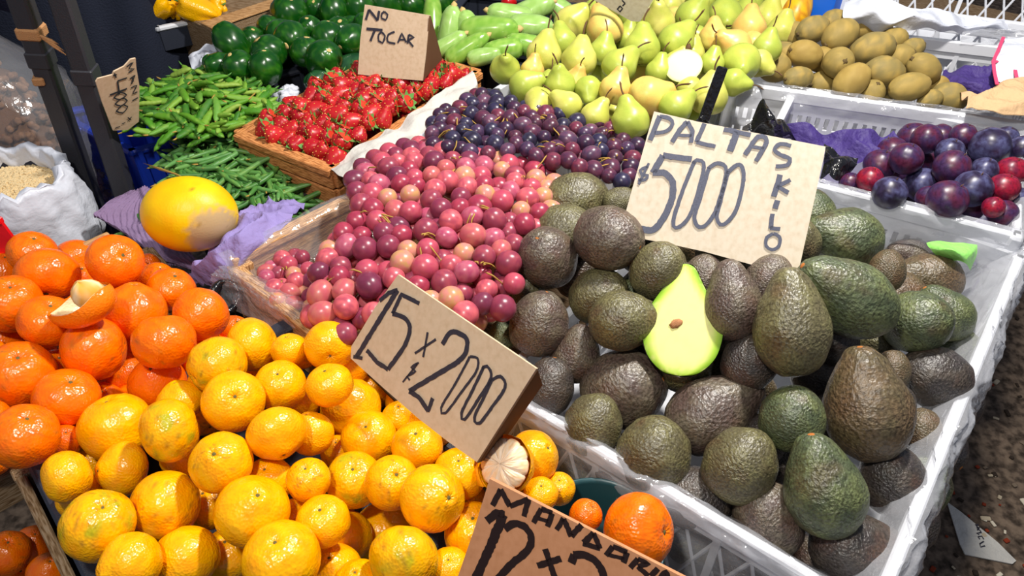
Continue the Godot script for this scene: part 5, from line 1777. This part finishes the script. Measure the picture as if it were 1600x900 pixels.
func strawberry(sd: int) -> Node3D:
	var nz := noise3(1.3, sd)
	var r := 0.016
	var prof := [Vector2(0, -1.45), Vector2(0.22, -1.36), Vector2(0.55, -0.95), Vector2(0.88, -0.3), Vector2(1.0, 0.25), Vector2(0.88, 0.68), Vector2(0.5, 0.88), Vector2(0, 0.86)]
	var tall: float = [0.9, 1.0, 0.82, 1.08][sd % 4]
	var o := put("proto", turned(prof, r, 24, 18, func(d, x, y): return 0.09 * nz.get_noise_3dv(d), func(p, y): return lin(178, 22, 34).lerp(lin(196, 38, 40), float(sd % 3) * 0.5).lerp(lin(226, 80, 44), smoothstep(0.72, 1.0, y) * 0.8), tall), M.strawberry)
	var s := MB.new()
	for j in 7:
		for k in 9:
			var y := 0.12 + 0.11 * j
			var x := (k + 0.5 * (j % 2)) / 9.0
			var q := spline(prof, y)
			var d := Vector3(cos(x * TAU) * q.x, q.y * tall, sin(x * TAU) * q.x)
			var p := d * r * (1.0 + 0.09 * nz.get_noise_3dv(d))
			var out := Vector3(d.x, 0.1, d.z).normalized()
			var side := out.cross(Vector3.UP).normalized() * 0.0008
			var tip := out * 0.0006
			s.poly([p + Vector3(0, 0.0013, 0) + tip, p + side + tip, p - Vector3(0, 0.001, 0) + tip, p - side + tip], p - out)
	var seeds := put("seeds", s.done(), M.seed, o)
	seeds.set_meta("kind", "stuff")
	var l := MB.new()
	for k in 7:
		var a := k * TAU / 7 + sd
		var d := Vector3(cos(a), 0, sin(a))
		var w := d.cross(Vector3.UP)
		var lift := 0.3 + 0.5 * fmod(k * 0.37 + sd * 0.21, 1.0)
		l.grid(2, 4, func(x, y):
			return d * (0.001 + y * 0.018) + Vector3(0, 0.0138 * tall + 0.012 * lift * y * y - 0.005 * y, 0) + w * (x - 0.5) * 0.012 * sin(PI * (0.15 + 0.85 * y)), false, null, false)
	l.tube([Vector3(0, 0.012, 0), Vector3(0, 0.02, 0.001), Vector3(0.002, 0.027, 0.002)], func(y): return 0.001 if y < 0.99 else 0.0, 5)
	put("calyx", l.done(), M.leaf, o)
	return o

# ---------------------------------------------------------------- crates, film, cards
func lattice_wall(parent: Node3D, a: Vector3, b: Vector3, y0: float, y1: float, slots: bool) -> void:
	var base := parent.position
	a -= base
	b -= base
	y0 -= base.y
	y1 -= base.y
	var d := Vector3(b.x - a.x, 0, b.z - a.z)
	var len := d.length()
	d /= len
	var o := d.cross(Vector3.UP).normalized()
	var r := MB.new()
	r.wall(a, b, y1 - 0.022, y1, 0.012, 0.002)
	put("rim", r.done(), M.white_plastic, parent)
	var m := MB.new()
	var am := Vector3(a.x, 0, a.z)
	m.wall(a, b, y0, y0 + 0.02, 0.004)
	if slots:
		m.wall(a, b, y1 - 0.045, y1 - 0.02, 0.004)
		m.wall(a, b, y1 - 0.082, y1 - 0.066, 0.004)
		m.wall(a, b, y0 + 0.018, y1 - 0.11, 0.004)
		var x := 0.006
		while x < len:
			m.obox(am + d * x + Vector3(0, (y1 - 0.056), 0), d * 0.004, Vector3(0, 0.012, 0), o * 0.002)
			m.obox(am + d * x + Vector3(0, (y1 - 0.096), 0), d * 0.006, Vector3(0, 0.016, 0), o * 0.002)
			x += 0.0155
	else:
		m.wall(a, b, y1 - 0.036, y1 - 0.02, 0.004)
		var n := int(len / 0.034)
		for k in n:
			var x0 := len * k / n
			var x1 := len * (k + 1.0) / n
			for s in [[y0 + 0.018, y1 - 0.034]]:
				m.bar(am + d * x0 + Vector3(0, s[0], 0), am + d * x1 + Vector3(0, s[1], 0), 0.0018)
				m.bar(am + d * x1 + Vector3(0, s[0], 0), am + d * x0 + Vector3(0, s[1], 0), 0.0018)
		for k in range(0, n + 1, 4):
			m.obox(am + d * (len * k / n) + Vector3(0, (y0 + y1) / 2, 0), d * 0.004, Vector3(0, (y1 - y0) / 2 - 0.01, 0), o * 0.003)
	put("wall_lattice", m.done(), M.white_plastic, parent)
	var c := MB.new()
	c.obox(am + Vector3(0, (y0 + y1) / 2, 0), d * 0.012, Vector3(0, (y1 - y0) / 2, 0), o * 0.008, 0.003)
	put("corner_post", c.done(), M.white_plastic, parent)

func plastic_crate(label: String, P: Vector3, U: Vector3, V: Vector3, top: float, tall: float, slots: bool, m_floor: Material, called := "plastic_crate") -> Node3D:
	var q := [P, P + U, P + U + V, P + V]
	var base := P + (U + V) / 2
	base.y = top - tall
	var t := thing(called, base, label, "crate")
	for k in 4:
		lattice_wall(t, q[k], q[(k + 1) % 4], top - tall, top, slots)
	var f := MB.new()
	f.obox(Vector3(0, 0.004, 0), U / 2 * 0.99, Vector3(0, 0.003, 0), V / 2 * 0.99, 0.001)
	put("crate_floor", f.done(), m_floor, t)
	return t

func wooden_crate(label: String, P: Vector3, U: Vector3, V: Vector3, top: float, tall: float, m: Material, thick := 0.009, slats := 2, rail := 0.0) -> Node3D:
	var base := P + (U + V) / 2
	base.y = top - tall
	var t := thing("wooden_crate", base, label, "crate")
	var q := [P, P + U, P + U + V, P + V]
	for k in 4:
		var a: Vector3 = q[k]
		var b: Vector3 = q[(k + 1) % 4]
		var h := tall / slats
		for s in slats:
			var y := top - tall + h * (s + 0.5)
			board("slat", t, Vector3(a.x, y, a.z), Vector3(b.x, y, b.z), h * 0.9, thick, m)
		if rail > 0.0 and not (k == 3 and slats == 1 and thick > 0.015):
			board("rim_rail", t, Vector3(a.x, top, a.z), Vector3(b.x, top, b.z), 0.012, rail, m)
		var inn: Vector3 = a + (base - a).normalized() * 0.016
		board("corner_post", t, Vector3(inn.x, top - tall, inn.z), Vector3(inn.x, top - 0.004, inn.z), 0.02, 0.02, m, U.normalized())
	for k in 3:
		var s0 := P + V * (k + 0.5) / 3.0
		board("floor_slat", t, Vector3(s0.x, base.y + 0.005, s0.z), Vector3(s0.x + U.x, base.y + 0.005, s0.z + U.z), 0.006, V.length() / 3.2, m)
	return t

func solid_crate(label: String, P: Vector3, U: Vector3, V: Vector3, top: float, tall: float, m: Material, called: String, lip := 0.02, ribs := 0, lip_m: Material = null) -> Node3D:   # moulded tray: floor, four walls, a rounded lip
	var base := P + (U + V) / 2
	base.y = top - tall
	var t := thing(called, base, label, "crate" if called.ends_with("crate") else "tray")
	var q := [P, P + U, P + U + V, P + V]
	for k in 4:
		var a: Vector3 = q[k] - base
		var b: Vector3 = q[(k + 1) % 4] - base
		var w := MB.new()
		w.wall(a, b, 0, tall - 0.004, 0.004)
		for n in ribs:
			var p := a.lerp(b, (n + 0.5) / ribs)
			var d := (b - a).normalized()
			var out := d.cross(Vector3.UP).normalized()
			if out.dot(p) < 0: out = -out
			w.obox(Vector3(p.x, tall / 2, p.z) + out * 0.004, d * 0.004, Vector3(0, tall / 2, 0), out * 0.006, 0.001)
			w.obox(Vector3(p.x, tall * 0.5, p.z) + out * 0.004, d * (b - a).length() / ribs / 2, Vector3(0, 0.004, 0), out * 0.004, 0.001)
		put("side_wall", w.done(), m, t)
		var r := MB.new()
		var d2 := Vector3(b.x - a.x, 0, b.z - a.z).normalized()
		var lift := Vector3(0, tall - 0.004, 0)
		r.obox((Vector3(a.x, 0, a.z) + Vector3(b.x, 0, b.z)) / 2 + lift, Vector3(b.x - a.x, 0, b.z - a.z) / 2 + d2 * lip / 2, Vector3(0, 0.005, 0), d2.cross(Vector3.UP) * lip / 2, 0.003)
		put("lip", r.done(), lip_m if lip_m else m, t)
	var f := MB.new()
	f.obox(Vector3(0, 0.003, 0), U / 2, Vector3(0, 0.003, 0), V / 2)
	put("tray_floor", f.done(), m, t)
	return t

# film drawn over a rim: path along the rim, cross-section of offsets [towards, up]
func film(called: String, label: String, path: Array, towards: Vector3, cross: Array, amp: float, sd: int, m: Material, category := "plastic film") -> Node3D:
	var base: Vector3 = path[0]
	var nz := noise3(0.5, sd, 2)
	var fold := noise3(0.9, sd + 1, 2)
	var b := MB.new()
	var L := 0.0
	for k in path.size() - 1:
		L += path[k].distance_to(path[k + 1])
	b.grid(int(L / 0.005) + 8, cross.size() * 6, func(x, y):
		var xs: float = x * (path.size() - 1)
		var i := mini(int(xs), path.size() - 2)
		var p: Vector3 = path[i].lerp(path[i + 1], xs - i) - base
		var c := spline(cross, y)
		var w := nz.get_noise_2d(x * L * 22.0, y * 3.0) + 0.8 * (0.5 - 2.0 * absf(fold.get_noise_2d(x * L * 16.0 + y * 4.0, y * 5.0)))
		var edge := 1.0 if y > 0.02 and y < 0.98 else 2.0
		return p + towards * (c.x + amp * w) + Vector3.UP * (c.y + amp * 0.7 * w * edge), false, null, false)
	return tag(put(called, b.done(), m, self, base), label, category)

func stroke(mb: MB, pts: Array, width: float, o: Vector3, n: Vector3, base: Vector3, lift := 0.0009) -> void:
	var dense := []
	for k in pts.size() - 1:
		var a := Vector2(pts[k][0], pts[k][1])
		var b := Vector2(pts[k + 1][0], pts[k + 1][1])
		var a0 := Vector2(pts[maxi(k - 1, 0)][0], pts[maxi(k - 1, 0)][1])
		var b1 := Vector2(pts[mini(k + 2, pts.size() - 1)][0], pts[mini(k + 2, pts.size() - 1)][1])
		var m := maxi(1, int(a.distance_to(b) / 4.0))
		for s in m:
			dense.append(a.cubic_interpolate(b, a0, b1, float(s) / m) if pts.size() > 3 else a.lerp(b, float(s) / m))
	dense.append(Vector2(pts[-1][0], pts[-1][1]))
	var q := []
	for p in dense:
		q.append(on_plane(p.x, p.y, o, n) - base + n * lift)
	var w := width * depth(o) / FOCAL / 2.0
	var wob := noise3(0.35, int(pts[0][0] * 7 + pts[0][1]), 2)
	mb.grid(1, q.size() - 1, func(x, y):
		var k := int(round(y * (q.size() - 1)))
		var t: Vector3 = (q[mini(k + 1, q.size() - 1)] - q[maxi(k - 1, 0)]).normalized()
		var s := t.cross(n).normalized()
		return q[k] + s * (x - 0.5) * 2.0 * w * (1.0 + 0.25 * wob.get_noise_1d(k * 2.0 + x * 5.0)), false, null, false)

# a cardboard card through four corners; outline in picture points on its plane; ink strokes as print on its face
func card(label: String, corners: Array, outline: Array, m: Material, ink: Material, strokes: Array, thick := 0.003, flap := []) -> Node3D:
	var c := []
	for k in corners: c.append(at(k[0], k[1], k[2]))
	var o: Vector3 = (c[0] + c[1] + c[2] + c[3]) / 4
	var n: Vector3 = (c[2] - c[0]).cross(c[3] - c[1]).normalized()
	if n.dot(EYE - o) < 0: n = -n
	var base: Vector3 = (c[2] + c[3]) / 2
	var t := thing("price_card", base, label, "sign", "hand-lettered cardboard signs")
	var ring := []
	for p in outline:
		ring.append(on_plane(p[0], p[1], o, n) - base)
	var mid := Vector3.ZERO
	for p in ring: mid += p / ring.size()
	var f := MB.new()
	for k in ring.size():
		f.poly([mid, ring[k], ring[(k + 1) % ring.size()]], mid - n)
		f.poly([mid - n * thick, ring[k] - n * thick, ring[(k + 1) % ring.size()] - n * thick], mid + n)
	put("card_face", f.done(), m, t)
	var e := MB.new()
	for k in ring.size():
		var a: Vector3 = ring[k]
		var b: Vector3 = ring[(k + 1) % ring.size()]
		e.poly([a, b, b - n * thick, a - n * thick], mid - n * thick / 2)
	put("cut_edge", e.done(), m, t)
	if flap.size():
		var g := MB.new()
		var r := []
		for p in flap: r.append(at(p[0], p[1], p[2]) - base)
		var fn: Vector3 = (r[1] - r[0]).cross(r[2] - r[0]).normalized() * 0.0015
		for k in r.size():
			g.poly([r[k] + fn, r[(k + 1) % r.size()] + fn, r[(k + 1) % r.size()] - fn, r[k] - fn], (r[0] + r[2]) / 2)
		var up_ := []
		var dn := []
		for p in r:
			up_.append(p + fn)
			dn.append(p - fn)
		g.poly(up_, (r[0] + r[2]) / 2 - fn * 3)
		g.poly(dn, (r[0] + r[2]) / 2 + fn * 3)
		put("folded_flap", g.done(), M.edge, t)
	if strokes.size():
		var s := MB.new()
		for k in strokes:
			stroke(s, k[1], k[0], o, n, base)
		put("lettering", s.done(), ink, t)
	return t

# ---------------------------------------------------------------- grapes
func grape_kinds(red: bool) -> Array:
	var out := []
	for k in 9:
		var nz := noise3(0.9, 400 + k + (0 if red else 40))
		var a: Color
		var b: Color
		if red:
			a = [lin(188, 86, 100), lin(166, 62, 82), lin(190, 90, 100), lin(142, 60, 82), lin(176, 76, 94), lin(124, 56, 80), lin(208, 134, 124), lin(160, 72, 86), lin(186, 100, 118)][k]
			b = [lin(180, 70, 96), lin(150, 50, 76), lin(194, 112, 104), lin(128, 50, 76), lin(214, 104, 112), lin(112, 46, 72), lin(196, 150, 100), lin(140, 56, 80), lin(172, 72, 104)][k]
		else:
			a = [lin(72, 42, 66), lin(46, 38, 60), lin(98, 50, 72), lin(56, 50, 78), lin(120, 54, 74), lin(40, 34, 54), lin(84, 58, 86), lin(66, 40, 60), lin(110, 70, 92)][k]
			b = [lin(50, 40, 66), lin(62, 58, 86), lin(72, 44, 70), lin(44, 40, 66), lin(88, 44, 66), lin(58, 54, 80), lin(60, 48, 76), lin(90, 50, 68), lin(78, 58, 84)][k]
		var tall: float = [1.0, 1.06, 1.14][k % 3]
		var prof := [Vector2(0, -1), Vector2(0.5, -0.87), Vector2(0.87, -0.5), Vector2(1, 0), Vector2(0.87, 0.5), Vector2(0.5, 0.87), Vector2(0, 1)]
		out.append(turned(prof, 0.0125, 20, 14, func(d, x, y): return 0.03 * nz.get_noise_3dv(d), func(p, y): return a.lerp(b, smoothstep(-0.3, 0.35, nz.get_noise_3dv(p * 1.6))), tall))
	return out

# grapes packed over a heap inside an outline, each given to the nearest of the bunches [px, py, label]
func grapes(called: String, category: String, group: String, outline: Array, r: float, H: Array, kinds: Array, bunches: Array, clear := []) -> void:
	var poly := PackedVector2Array()
	for q in outline: poly.append(Vector2(q[0], q[1]))
	var box := Rect2(poly[0], Vector2.ZERO)
	for q in poly: box = box.expand(q)
	var roots := []
	for b in bunches:
		var base := heap_at(b[0], b[1], H)
		base.y -= 0.05
		roots.append(thing(called, base, b[2], category, group))
	var spots := []
	var got := []
	for layer in 3:
		for tries in [5200, 2600, 1200][layer]:
			var q := Vector2(rng.randf_range(box.position.x, box.end.x), rng.randf_range(box.position.y, box.end.y))
			if not Geometry2D.is_point_in_polygon(q, poly): continue
			var p := heap_at(q.x, q.y, H)
			var s := r * rng.randf_range(0.86, 1.12)
			p += (p - EYE).normalized() * (layer * 1.25 * r + rng.randf_range(-0.35, 0.35) * r)
			var ok := true
			for o in spots:
				if o[0].distance_to(p) < (o[1] + s) * 0.8:
					ok = false
					break
				if layer > 0 and o[2].distance_to(q) < o[3] * (0.62 if layer == 1 else 0.8):
					ok = false
					break
			if not ok: continue
			spots.append([p, s, q, s * FOCAL / depth(p)])
			var best := 0
			var far := 1e9
			for k in bunches.size():
				var dd: float = q.distance_to(Vector2(bunches[k][0], bunches[k][1]))
				if dd < far:
					far = dd
					best = k
			var tone: int = rng.randi() % kinds.size()
			var o := put("grape", kinds[tone], M.grape, roots[best])
			o.transform = Transform3D(Basis.from_euler(Vector3(rng.randf() * 6, rng.randf() * 6, rng.randf() * 6)) * Basis.from_scale(Vector3.ONE * (s / 0.0125)), p - roots[best].position)
	for k in bunches.size():
		var s := MB.new()
		var c := heap_at(bunches[k][0], bunches[k][1], H)
		for n in 5:
			var a := rng.randf() * TAU
			var path := []
			var q := Vector2(bunches[k][0], bunches[k][1]) + Vector2(cos(a), sin(a)) * 8.0
			for m in 6:
				var w := heap_at(q.x, q.y, H) + Vector3.UP * (r * 0.9 - 0.35 * r * m * m / 5.0)
				path.append(w - roots[k].position)
				q += Vector2(cos(a), sin(a) * 0.6) * rng.randf_range(5, 9)
				a += rng.randf_range(-0.6, 0.6)
			s.tube(path, func(y): return 0.001 * (1.2 - y * 0.6) if y > 0.01 and y < 0.99 else 0.0, 5)
		put("stem", s.done(), M.twig, roots[k])

# ---------------------------------------------------------------- pods
func pod_kinds(pea: bool) -> Array:
	var out := []
	for k in 8:
		var nz := noise3(2.0, 700 + k)
		var L = (0.062 if pea else 0.088) * [1.0, 0.85, 1.12, 0.95, 1.2, 0.9, 1.05, 0.78][k]
		var bend: float = [0.1, 0.35, -0.3, 0.6, 0.05, -0.55, 0.8, 0.2][k] * (0.6 if pea else 1.3)
		var path := []
		for i in 15:
			var t := i / 14.0
			var a := (t - 0.5) * bend
			path.append(Vector3((t - 0.5) * L, 0, 0.0 if absf(bend) < 0.02 else L / bend * (1.0 - cos(a))) + Vector3(0, 0.002 * sin(t * 5 + k), 0))
		var a: Color = [lin(96, 152, 42), lin(72, 134, 36), lin(116, 164, 52), lin(60, 118, 34), lin(128, 172, 62), lin(84, 146, 40), lin(104, 158, 60), lin(146, 178, 72)][k]
		if not pea: a = [lin(76, 128, 60), lin(92, 144, 70), lin(64, 114, 54), lin(104, 152, 80), lin(84, 134, 66), lin(70, 122, 54), lin(96, 148, 80), lin(56, 104, 50)][k]
		var rr := 0.0066 if pea else 0.0042
		var b := MB.new()
		b.tube(path, func(y): return 0.0 if y <= 0.0 or y >= 1.0 else rr * pow(sin(PI * clampf(y, 0.03, 0.97)), 0.38 if pea else 0.3) * (1.0 + (0.14 * cos(y * TAU * 6) if pea else 0.06 * cos(y * TAU * 7))), 8, func(x, y, p): return a.lerp(lin(176, 190, 90), 0.35 * smoothstep(0.85, 1.0, absf(y * 2 - 1))).lerp(lin(150, 176, 76), 0.4 * smoothstep(0.1, 0.5, nz.get_noise_3dv(p * 60))), 0.72 if pea else 1.0)
		var o := put("proto", b.done(), M.pod if pea else M.bean)
		var e: Vector3 = path[14]
		put("stem_end", tube_mesh([e - Vector3(0.002, 0, 0), e + Vector3(0.003, 0.001, 0), e + Vector3(0.008, 0.003, 0.001)], func(y): return 0.0013 if y < 0.99 else 0.0, 5), M.twig if k % 3 == 0 else M.leaf, o)
		out.append(o)
	return out

func scatter_pods(called: String, label: Array, category: String, group: String, outline: Array, count: int, H: Array, kinds: Array, space: float, flat := 0.25, layers := 2) -> void:
	var poly := PackedVector2Array()
	for q in outline: poly.append(Vector2(q[0], q[1]))
	var box := Rect2(poly[0], Vector2.ZERO)
	for q in poly: box = box.expand(q)
	var spots := []
	var n := 0
	for layer in layers:
		for tries in 4000:
			if n >= count * (layer + 1) / layers: break
			var q := Vector2(rng.randf_range(box.position.x, box.end.x), rng.randf_range(box.position.y, box.end.y))
			if not Geometry2D.is_point_in_polygon(q, poly): continue
			var p := heap_at(q.x, q.y, H) - Vector3(0, layer * space * 0.7, 0) + Vector3(0, rng.randf_range(-0.3, 0.5) * space, 0)
			var ok := true
			for o in spots:
				if o.distance_to(p) < space * 0.9:
					ok = false
					break
			if not ok: continue
			spots.append(p)
			var k := rng.randi() % kinds.size()
			var o: Node3D = kinds[k].duplicate()
			o.name = numbered(called)
			add_child(o)
			o.transform = Transform3D(Basis.from_euler(Vector3(rng.randf_range(-0.8, 0.8), rng.randf() * TAU, rng.randf_range(-flat, flat))), p)
			tag(o, label[0 if k in [1, 3, 6] else 1], category, group)
			n += 1

# ---------------------------------------------------------------- a person: one continuous skin meshed from tapered limbs
func person(where: Vector3, label: String) -> void:
	var J := []   # a, b, radius a, radius b, squash of depth
	var add := func(a: Vector3, b: Vector3, ra: float, rb: float): J.append([a, b, ra, rb])
	add.call(Vector3(0, 0.93, 0), Vector3(0, 1.12, 0), 0.155, 0.15)
	add.call(Vector3(-0.06, 1.0, 0.01), Vector3(0.06, 1.0, 0.01), 0.15, 0.15)
	add.call(Vector3(-0.08, 1.34, 0), Vector3(0.08, 1.34, 0), 0.12, 0.12)
	add.call(Vector3(0, 1.1, 0.0), Vector3(0, 1.32, 0), 0.15, 0.13)
	add.call(Vector3(0, 1.42, 0), Vector3(0, 1.52, 0.02), 0.058, 0.052)
	add.call(Vector3(0, 1.6, 0.025), Vector3(0, 1.64, 0.015), 0.078, 0.092)
	add.call(Vector3(0, 1.55, 0.05), Vector3(0, 1.56, 0.055), 0.05, 0.045)
	add.call(Vector3(0, 1.595, 0.1), Vector3(0, 1.575, 0.125), 0.012, 0.015)
	for s in [-1.0, 1.0]:
		add.call(Vector3(s * 0.085, 1.6, 0.01), Vector3(s * 0.09, 1.62, 0.005), 0.014, 0.018)
		add.call(Vector3(s * 0.1, 0.9, 0), Vector3(s * 0.115, 0.5, 0.01), 0.115, 0.078)
		add.call(Vector3(s * 0.115, 0.5, 0.01), Vector3(s * 0.12, 0.1, -0.02), 0.075, 0.058)
		add.call(Vector3(s * 0.12, 0.045, -0.03), Vector3(s * 0.135, 0.035, 0.13), 0.045, 0.038)
		add.call(Vector3(s * 0.19, 1.36, 0), Vector3(s * 0.25, 1.08, -0.02), 0.062, 0.05)
		add.call(Vector3(s * 0.25, 1.08, -0.02), Vector3(s * 0.22, 0.85, 0.06), 0.046, 0.032)
		add.call(Vector3(s * 0.22, 0.84, 0.062), Vector3(s * 0.215, 0.77, 0.08), 0.034, 0.03)
		for f in 4:
			var x: float = s * (0.215 + 0.012 * (f - 1.5) * 0.4)
			var z := 0.06 + 0.017 * f
			add.call(Vector3(x, 0.765, z), Vector3(x - s * 0.008, 0.7 + 0.008 * absf(f - 1.4), z + 0.006), 0.0105, 0.0085)
		add.call(Vector3(s * 0.205, 0.81, 0.09), Vector3(s * 0.19, 0.755, 0.118), 0.012, 0.009)
	var cell := 0.015
	var lo := Vector3(-0.36, -0.02, -0.22)
	var n := Vector3i(48, 121, 30)
	var field := PackedFloat32Array()
	field.resize(n.x * n.y * n.z)
	field.fill(1.0)
	for q in J:
		var a: Vector3 = q[0]
		var b: Vector3 = q[1]
		var big := maxf(q[2], q[3]) + 0.06
		var i0 := Vector3i(((a.min(b) - Vector3.ONE * big - lo) / cell).floor()).clamp(Vector3i.ZERO, n - Vector3i.ONE)
		var i1 := Vector3i(((a.max(b) + Vector3.ONE * big - lo) / cell).ceil()).clamp(Vector3i.ZERO, n - Vector3i.ONE)
		var ab := b - a
		var k := 0.035 if big > 0.1 else 0.008
		for z in range(i0.z, i1.z + 1):
			for y in range(i0.y, i1.y + 1):
				for x in range(i0.x, i1.x + 1):
					var p := lo + Vector3(x, y, z) * cell
					var t := clampf((p - a).dot(ab) / ab.length_squared(), 0, 1)
					var d: float = p.distance_to(a + ab * t) - lerpf(q[2], q[3], t)
					var at_ := (z * n.y + y) * n.x + x
					var e := field[at_]
					var h := maxf(k - absf(d - e), 0.0) / k
					field[at_] = minf(d, e) - h * h * k * 0.25
	var idx := {}
	var mb := MB.new()
	var st := [1, n.x, n.x * n.y]
	for z in n.z - 1:
		for y in n.y - 1:
			for x in n.x - 1:
				var b0 := (z * n.y + y) * n.x + x
				var inside := 0
				var sum := Vector3.ZERO
				var cnt := 0
				for c in 8:
					if field[b0 + (c & 1) + (c >> 1 & 1) * st[1] + (c >> 2) * st[2]] < 0.0: inside += 1
				if inside == 0 or inside == 8: continue
				for e in 3:
					for c in 4:
						var o := [0, 0, 0]
						o[(e + 1) % 3] = c & 1
						o[(e + 2) % 3] = c >> 1
						var i: int = b0 + o[0] + o[1] * st[1] + o[2] * st[2]
						var f0 := field[i]
						var f1: float = field[i + st[e]]
						if (f0 < 0.0) != (f1 < 0.0):
							var v := Vector3(o[0], o[1], o[2])
							v[e] += f0 / (f0 - f1)
							sum += v
							cnt += 1
				idx[b0] = mb.v.size()
				var p := lo + (Vector3(x, y, z) + sum / cnt) * cell
				mb.v.append(p)
				mb.n.append(Vector3.ZERO)
				mb.uv.append(Vector2.ZERO)
				var c := lin(150, 108, 84)
				if p.y < 0.085: c = lin(24, 22, 22)
				elif p.y < 0.95 and absf(p.x) < 0.2 or p.y < 0.68: c = lin(34, 38, 50)
				elif p.y < 1.45 and not (absf(p.x) > 0.17 and p.y < 0.95): c = lin(26, 32, 72)
				mb.c.append(c)
	for z in range(1, n.z - 1):
		for y in range(1, n.y - 1):
			for x in range(1, n.x - 1):
				var b0 := (z * n.y + y) * n.x + x
				for e in 3:
					var f0 := field[b0]
					var f1: float = field[b0 + st[e]]
					if (f0 < 0.0) == (f1 < 0.0): continue
					var u: int = st[(e + 1) % 3]
					var w: int = st[(e + 2) % 3]
					var q := [idx.get(b0 - u - w, -1), idx.get(b0 - w, -1), idx.get(b0, -1), idx.get(b0 - u, -1)]
					if -1 in q: continue
					if f0 < 0.0: q = [q[3], q[2], q[1], q[0]]   # Godot winds its fronts clockwise
					mb.ix.append_array([q[0], q[1], q[2], q[0], q[2], q[3]])
					var g: Vector3 = (mb.v[q[2]] - mb.v[q[0]]).cross(mb.v[q[1]] - mb.v[q[0]])
					for i in q: mb.n[i] += g
	for i in mb.n.size(): mb.n[i] = mb.n[i].normalized()
	var o := put("person", mb.done(), M.cloth, self, where)
	o.rotation.y = 0.35
	tag(o, label, "person")
	var hair := MB.new()
	hair.grid(20, 8, func(x, y):
		var a = y * PI * 0.56
		return Vector3(0, 1.635, 0.008) + Vector3(cos(x * TAU) * sin(a) * 0.1, cos(a) * 0.102, sin(x * TAU) * sin(a) * 0.104 - 0.012 * y), true)
	put("hair", hair.done(), M.hair, o)
	for s in [-1.0, 1.0]:
		var eye := MB.new()
		eye.grid(8, 6, func(x, y): return Vector3(s * 0.032, 1.615, 0.1) + Vector3(cos(x * TAU) * sin(y * PI), cos(y * PI) * 0.7, sin(x * TAU) * sin(y * PI)) * 0.011, true)
		put("eye", eye.done(), M.hair, o)
	var apron := MB.new()
	apron.grid(24, 16, func(x, y):
		var a = (x - 0.5) * 3.4
		var r = 0.185 + 0.035 * y + 0.008 * sin(x * 30.0 + y * 2.0)
		return Vector3(sin(a) * r, 0.99 - 0.55 * y, cos(a) * r * 0.9), false, func(x, y, p): return lin(40, 44, 56), false)
	put("apron", apron.done(), M.cloth, o)
